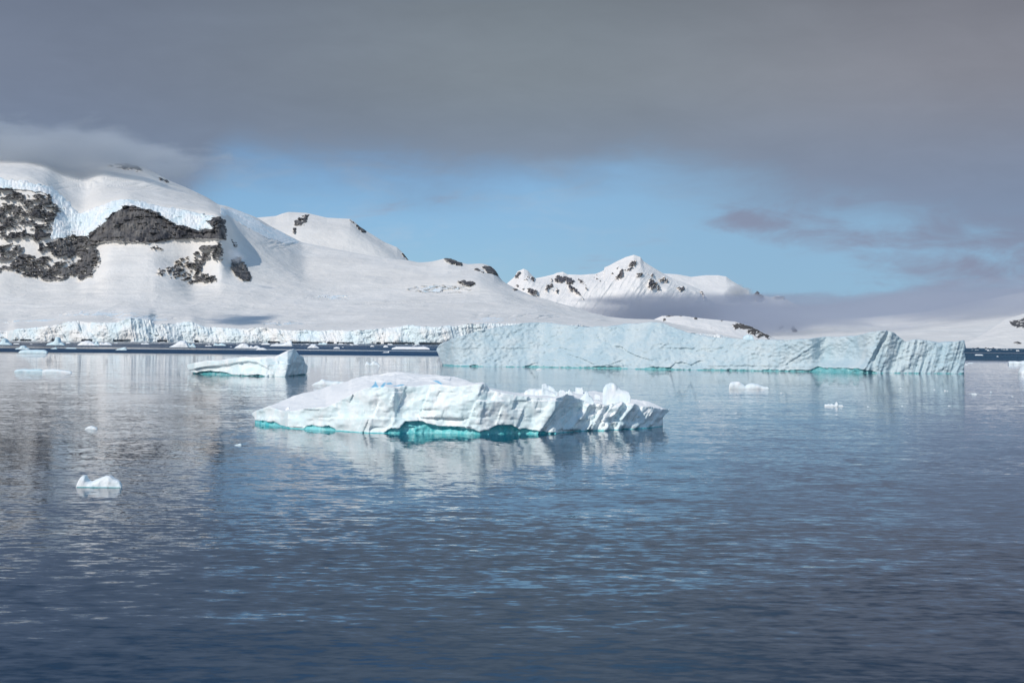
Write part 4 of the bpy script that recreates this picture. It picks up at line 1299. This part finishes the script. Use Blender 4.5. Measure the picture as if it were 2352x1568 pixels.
wm = mesh_obj("water", np.array([(-R, -3000, 0), (R, -3000, 0), (R, R, 0), (-R, R, 0)]), np.array([[0, 1, 2, 3]]), mt, smooth=False)
tag(wm, "calm rippled polar sea, dark blue near and far", "sea", kind="structure")
mt, nt = new_mat("deep_water")
out = N(nt, "ShaderNodeOutputMaterial")
b = N(nt, "ShaderNodeBsdfDiffuse")
b.inputs["Color"].default_value = (0.006, 0.022, 0.042, 1)
nt.links.new(b.outputs[0], out.inputs[0])
sb = mesh_obj("seabed", np.array([(-R, -3000, -25), (R, -3000, -25), (R, R, -25), (-R, R, -25)]), np.array([[0, 1, 2, 3]]), mt, smooth=False)
tag(sb, "dark deep bottom under the sea", "seabed", kind="structure")

# ------------------------------------------------------------------ sky and sun
SUN_EL, SUN_AZ = math.radians(37), math.radians(180 + 40)       # azimuth from +Y towards +X
sdir = Vector((math.sin(SUN_AZ) * math.cos(SUN_EL), math.cos(SUN_AZ) * math.cos(SUN_EL), math.sin(SUN_EL)))
sl = bpy.data.lights.new("sun", 'SUN')
sl.energy = 2.95
sl.angle = math.radians(0.6)
sl.color = (1.0, 0.935, 0.835)
so = bpy.data.objects.new("sun", sl)
so.rotation_euler = (-sdir).to_track_quat('-Z', 'Y').to_euler()
COL.objects.link(so)

world = bpy.data.worlds.new("World")
scene.world = world
world.use_nodes = True
nt = world.node_tree
nt.nodes.clear()
out = N(nt, "ShaderNodeOutputWorld")
bg = N(nt, "ShaderNodeBackground")
sky = N(nt, "ShaderNodeTexSky")
sky.sky_type = 'NISHITA'
sky.sun_disc = False
sky.sun_elevation = SUN_EL
sky.sun_rotation = SUN_AZ
sky.air_density = 1.0
sky.dust_density = 0.0
sky.ozone_density = 2.0
STR = 0.10
bg.inputs["Strength"].default_value = STR
tc = N(nt, "ShaderNodeTexCoord")
sep = N(nt, "ShaderNodeSeparateXYZ")
nt.links.new(tc.outputs["Generated"], sep.inputs[0])
dx, dy, dz = sep.outputs
az = math_n(nt, 'ARCTAN2', dx, dy)                       # 0 straight ahead, + to the right


def wmap(s, loc=(0, 0, 0)):
    mp = N(nt, "ShaderNodeMapping")
    mp.inputs["Scale"].default_value = s
    mp.inputs["Location"].default_value = loc
    nt.links.new(tc.outputs["Generated"], mp.inputs["Vector"])
    return mp.outputs[0]


def K(c):
    return tuple(v / STR for v in c)


n_edge = noise_n(nt, wmap((7, 7, 19)), 1.0, 5.0, 0.55, 0.3)
n_big = noise_n(nt, wmap((2.6, 2.6, 7), (3, 1, 2)), 1.0, 3.0, 0.5)
n_fine = noise_n(nt, wmap((16, 16, 48), (1, 5, 2)), 1.0, 5.0, 0.6, 0.4)
e1 = math_n(nt, 'SUBTRACT', n_edge.outputs[0], 0.5)
e2 = math_n(nt, 'SUBTRACT', n_big.outputs[0], 0.5)
e3 = math_n(nt, 'SUBTRACT', n_fine.outputs[0], 0.5)
# lower rim of the cloud deck, sinking to the right
rim = math_n(nt, 'SUBTRACT', 0.122, mrange(nt, az, 0.06, 0.36, 0.0, 0.042))
rim = math_n(nt, 'ADD', rim, mrange(nt, az, -0.19, -0.25, 0.0, -0.045))
zz = math_n(nt, 'ADD', dz, math_n(nt, 'ADD', math_n(nt, 'MULTIPLY', e1, 0.060), math_n(nt, 'MULTIPLY', e3, 0.030)))
deck = mrange(nt, math_n(nt, 'SUBTRACT', zz, rim), -0.036, 0.024)
cl = mix_c(nt, mrange(nt, az, -0.36, 0.02), K((0.185, 0.225, 0.31)), K((0.222, 0.262, 0.306)))
cl = mix_c(nt, mrange(nt, az, 0.0, 0.34), cl, K((0.246, 0.258, 0.306)))
cl = mix_c(nt, mrange(nt, dz, 0.085, 0.19, 0.85, 0.0), cl, K((0.205, 0.275, 0.405)))      # thin blue-grey rim
shade = mrange(nt, math_n(nt, 'ADD', math_n(nt, 'MULTIPLY', e2, 0.9), math_n(nt, 'ADD', math_n(nt, 'MULTIPLY', e1, 0.6), math_n(nt, 'MULTIPLY', e3, 0.45))), -0.3, 0.3, 0.90, 1.10, False)
shn = N(nt, "ShaderNodeVectorMath", operation='SCALE')
nt.links.new(cl, shn.inputs[0]); nt.links.new(shade, shn.inputs["Scale"])
dark = N(nt, "ShaderNodeVectorMath", operation='SCALE')      # thicker cloud overhead
nt.links.new(shn.outputs[0], dark.inputs[0])
nt.links.new(mrange(nt, dz, 0.18, 0.30, 1.0, 0.50), dark.inputs["Scale"])
deckcol = dark.outputs[0]


# separate lower clouds
def blob(a0, z0, ra, rz, tilt=0.0):
    a = math_n(nt, 'DIVIDE', math_n(nt, 'SUBTRACT', az, a0), ra)
    zt = math_n(nt, 'SUBTRACT', math_n(nt, 'SUBTRACT', dz, z0), math_n(nt, 'MULTIPLY', math_n(nt, 'SUBTRACT', az, a0), tilt))
    z = math_n(nt, 'DIVIDE', zt, rz)
    r = math_n(nt, 'ADD', math_n(nt, 'MULTIPLY', a, a), math_n(nt, 'MULTIPLY', z, z))
    return math_n(nt, 'EXPONENT', math_n(nt, 'MULTIPLY', r, -1.0))


bl = blob(0.163, 0.0855, 0.028, 0.0085)
for args in ((0.155, 0.0875, 0.016, 0.0055, 0.1), (0.262, 0.072, 0.055, 0.017, -0.15), (0.30, 0.054, 0.08, 0.017, -0.18), (0.36, 0.064, 0.085, 0.034, -0.2)):
    bl = math_n(nt, 'MAXIMUM', bl, blob(*args))
bl = math_n(nt, 'ADD', bl, math_n(nt, 'ADD', math_n(nt, 'MULTIPLY', e3, 2.6), math_n(nt, 'MULTIPLY', e1, 1.6)))
low = mrange(nt, bl, 0.18, 1.25, 0.0, 0.95)
# thin veils in the blue
veil = mrange(nt, n_fine.outputs[0], 0.44, 0.74, 0.0, 0.38)
skyc = N(nt, "ShaderNodeVectorMath", operation='MULTIPLY')
nt.links.new(sky.outputs[0], skyc.inputs[0])
tint = mix_c(nt, mrange(nt, dz, 0.02, 0.10, 0.0, 1.0, False), (0.42, 0.62, 0.95), (0.52, 0.71, 0.96))
tint = mix_c(nt, mrange(nt, dz, 0.12, 0.5, 0.0, 1.0, False), tint, (0.60, 0.90, 1.25))
nt.links.new(tint, skyc.inputs[1])
base = mix_c(nt, veil, skyc.outputs[0], K((0.46, 0.58, 0.72)))
base = mix_c(nt, mrange(nt, az, -0.12, 0.20, 0.10, 0.80), base, K((0.262, 0.440, 0.625)))      # the blue pales to the right
base = mix_c(nt, low, base, K((0.25, 0.285, 0.40)))
# the deck ends overhead: it breaks up into blue higher up
gap = mrange(nt, math_n(nt, 'ADD', dz, math_n(nt, 'MULTIPLY', e2, 0.5)), 0.27, 0.42, 1.0, 0.05)
final = mix_c(nt, math_n(nt, 'MULTIPLY', deck, gap), base, deckcol)
nt.links.new(final, bg.inputs["Color"])
nt.links.new(bg.outputs[0], out.inputs[0])

# ------------------------------------------------------------------ clouds with a body
def cloud(name, lo, hi, label, color, density, noise_scale, thr, width, prof=None, aniso=0.2, edge=0.22, detail=4.0, gain=1.0):
    """a box of air filled with drifting vapour that thins out towards all its sides"""
    mt, nt = new_mat(name + "_vapour")
    out = N(nt, "ShaderNodeOutputMaterial")
    pv = N(nt, "ShaderNodeVolumePrincipled")
    pv.inputs["Color"].default_value = (*color, 1)
    pv.inputs["Anisotropy"].default_value = aniso
    tcn = N(nt, "ShaderNodeTexCoord")
    sp = N(nt, "ShaderNodeSeparateXYZ")
    nt.links.new(tcn.outputs["Generated"], sp.inputs[0])
    g = N(nt, "ShaderNodeNewGeometry")
    mp = N(nt, "ShaderNodeMapping")
    mp.inputs["Scale"].default_value = tuple(1.0 / v for v in noise_scale)
    nt.links.new(g.outputs["Position"], mp.inputs["Vector"])
    nz = noise_n(nt, mp.outputs[0], 1.0, detail, 0.55, 0.3)
    v = math_n(nt, 'ADD', 0.5, math_n(nt, 'MULTIPLY', math_n(nt, 'SUBTRACT', nz.outputs[0], 0.5), gain))
    for i in range(3):
        if prof is not None and i == 2:
            continue
        a = mrange(nt, sp.outputs[i], 0.0, edge, -0.55, 0.0)
        b = mrange(nt, sp.outputs[i], 1.0 - edge, 1.0, 0.0, -0.55)
        v = math_n(nt, 'ADD', v, math_n(nt, 'ADD', a, b))
    if prof is not None:
        v = math_n(nt, 'ADD', v, prof(nt, sp.outputs))
    d = mrange(nt, v, thr, thr + width, 0.0, density)
    nt.links.new(d, pv.inputs["Density"])
    nt.links.new(pv.outputs[0], out.inputs["Volume"])
    lo, hi = np.array(lo, float), np.array(hi, float)
    c = (lo + hi) / 2
    V = np.array([[x, y, z] for z in (lo[2], hi[2]) for y in (lo[1], hi[1]) for x in (lo[0], hi[0])]) - c
    Q = np.array([[0, 2, 3, 1], [4, 5, 7, 6], [0, 1, 5, 4], [2, 6, 7, 3], [0, 4, 6, 2], [1, 3, 7, 5]])
    o = mesh_obj(name, V, Q, mt, smooth=False)
    o.location = c
    tag(o, label, "cloud", kind="stuff")
    return o


def at3(px, py, Y):
    return at(px, py, Y)


def prof_bank(nt, o):
    # x: 0..1 from left to right; the top rises to the right, the floor lifts too
    top = math_n(nt, 'ADD', 0.40, mrange(nt, o[0], 0.34, 0.80, 0.0, 0.25))
    bot = mrange(nt, o[0], 0.30, 0.70, -0.1, 0.17)
    a = mrange(nt, math_n(nt, 'SUBTRACT', o[2], top), -0.10, 0.16, 0.0, -0.80, False)
    b = mrange(nt, math_n(nt, 'SUBTRACT', o[2], bot), -0.06, 0.12, -0.75, 0.0, False)
    return math_n(nt, 'ADD', a, b)


cloud("cloud", (-150, 7900, 20), (5200, 12600, 720), "long grey blue cloud bank lying before the foot of the pointed peak and over the right shore",
      (0.64, 0.675, 0.76), 0.0020, (1100, 1100, 200), 0.16, 0.40, prof_bank, gain=2.0, detail=5.0)


cloud("cloud", tuple(at(1650, 708, 14300)), tuple(at(1790, 634, 14300) + np.array([0, 1500, 0])), "bright white puff of cloud right of the pointed far peak",
      (0.99, 0.98, 0.97), 0.016, (300, 400, 160), 0.34, 0.35, None, edge=0.42, gain=1.9)


def prof_summit(nt, o):
    return math_n(nt, 'ADD', mrange(nt, o[2], 0.05, 0.58, -0.42, 0.26, False), mrange(nt, o[2], 0.62, 1.0, 0.0, -0.80, False))


cloud("cloud", (-4200, 6350, 670), (-1450, 8400, 1110), "grey mist swallowing the summit of the left massif",
      (0.70, 0.735, 0.775), 0.0085, (380, 380, 130), 0.33, 0.55, prof_summit, gain=1.9, detail=5.0)
cloud("cloud", tuple(at(478, 648, 5480) - np.array([0, 60, 0])), tuple(at(592, 520, 5560) + np.array([0, 160, 0])), "small grey wisp clinging to the right end of the dark cliff",
      (0.80, 0.84, 0.90), 0.016, (80, 90, 60), 0.42, 0.35, None, edge=0.45)
cloud("cloud", (-2300, 2400, 1430), (-1900, 4000, 1580), "small drifting cloud whose shadow falls on the snowfield below the cliffs",
      (0.9, 0.9, 0.92), 0.03, (150, 420, 90), 0.36, 0.3, None, edge=0.4)

# ------------------------------------------------------------------ render settings
scene.view_settings.view_transform = 'Standard'
scene.view_settings.look = 'None'
scene.view_settings.exposure = 0.0
scene.view_settings.gamma = 1.0
scene.cycles.use_denoising = True
scene.cycles.max_bounces = 8
scene.cycles.transparent_max_bounces = 8
scene.cycles.volume_bounces = 4
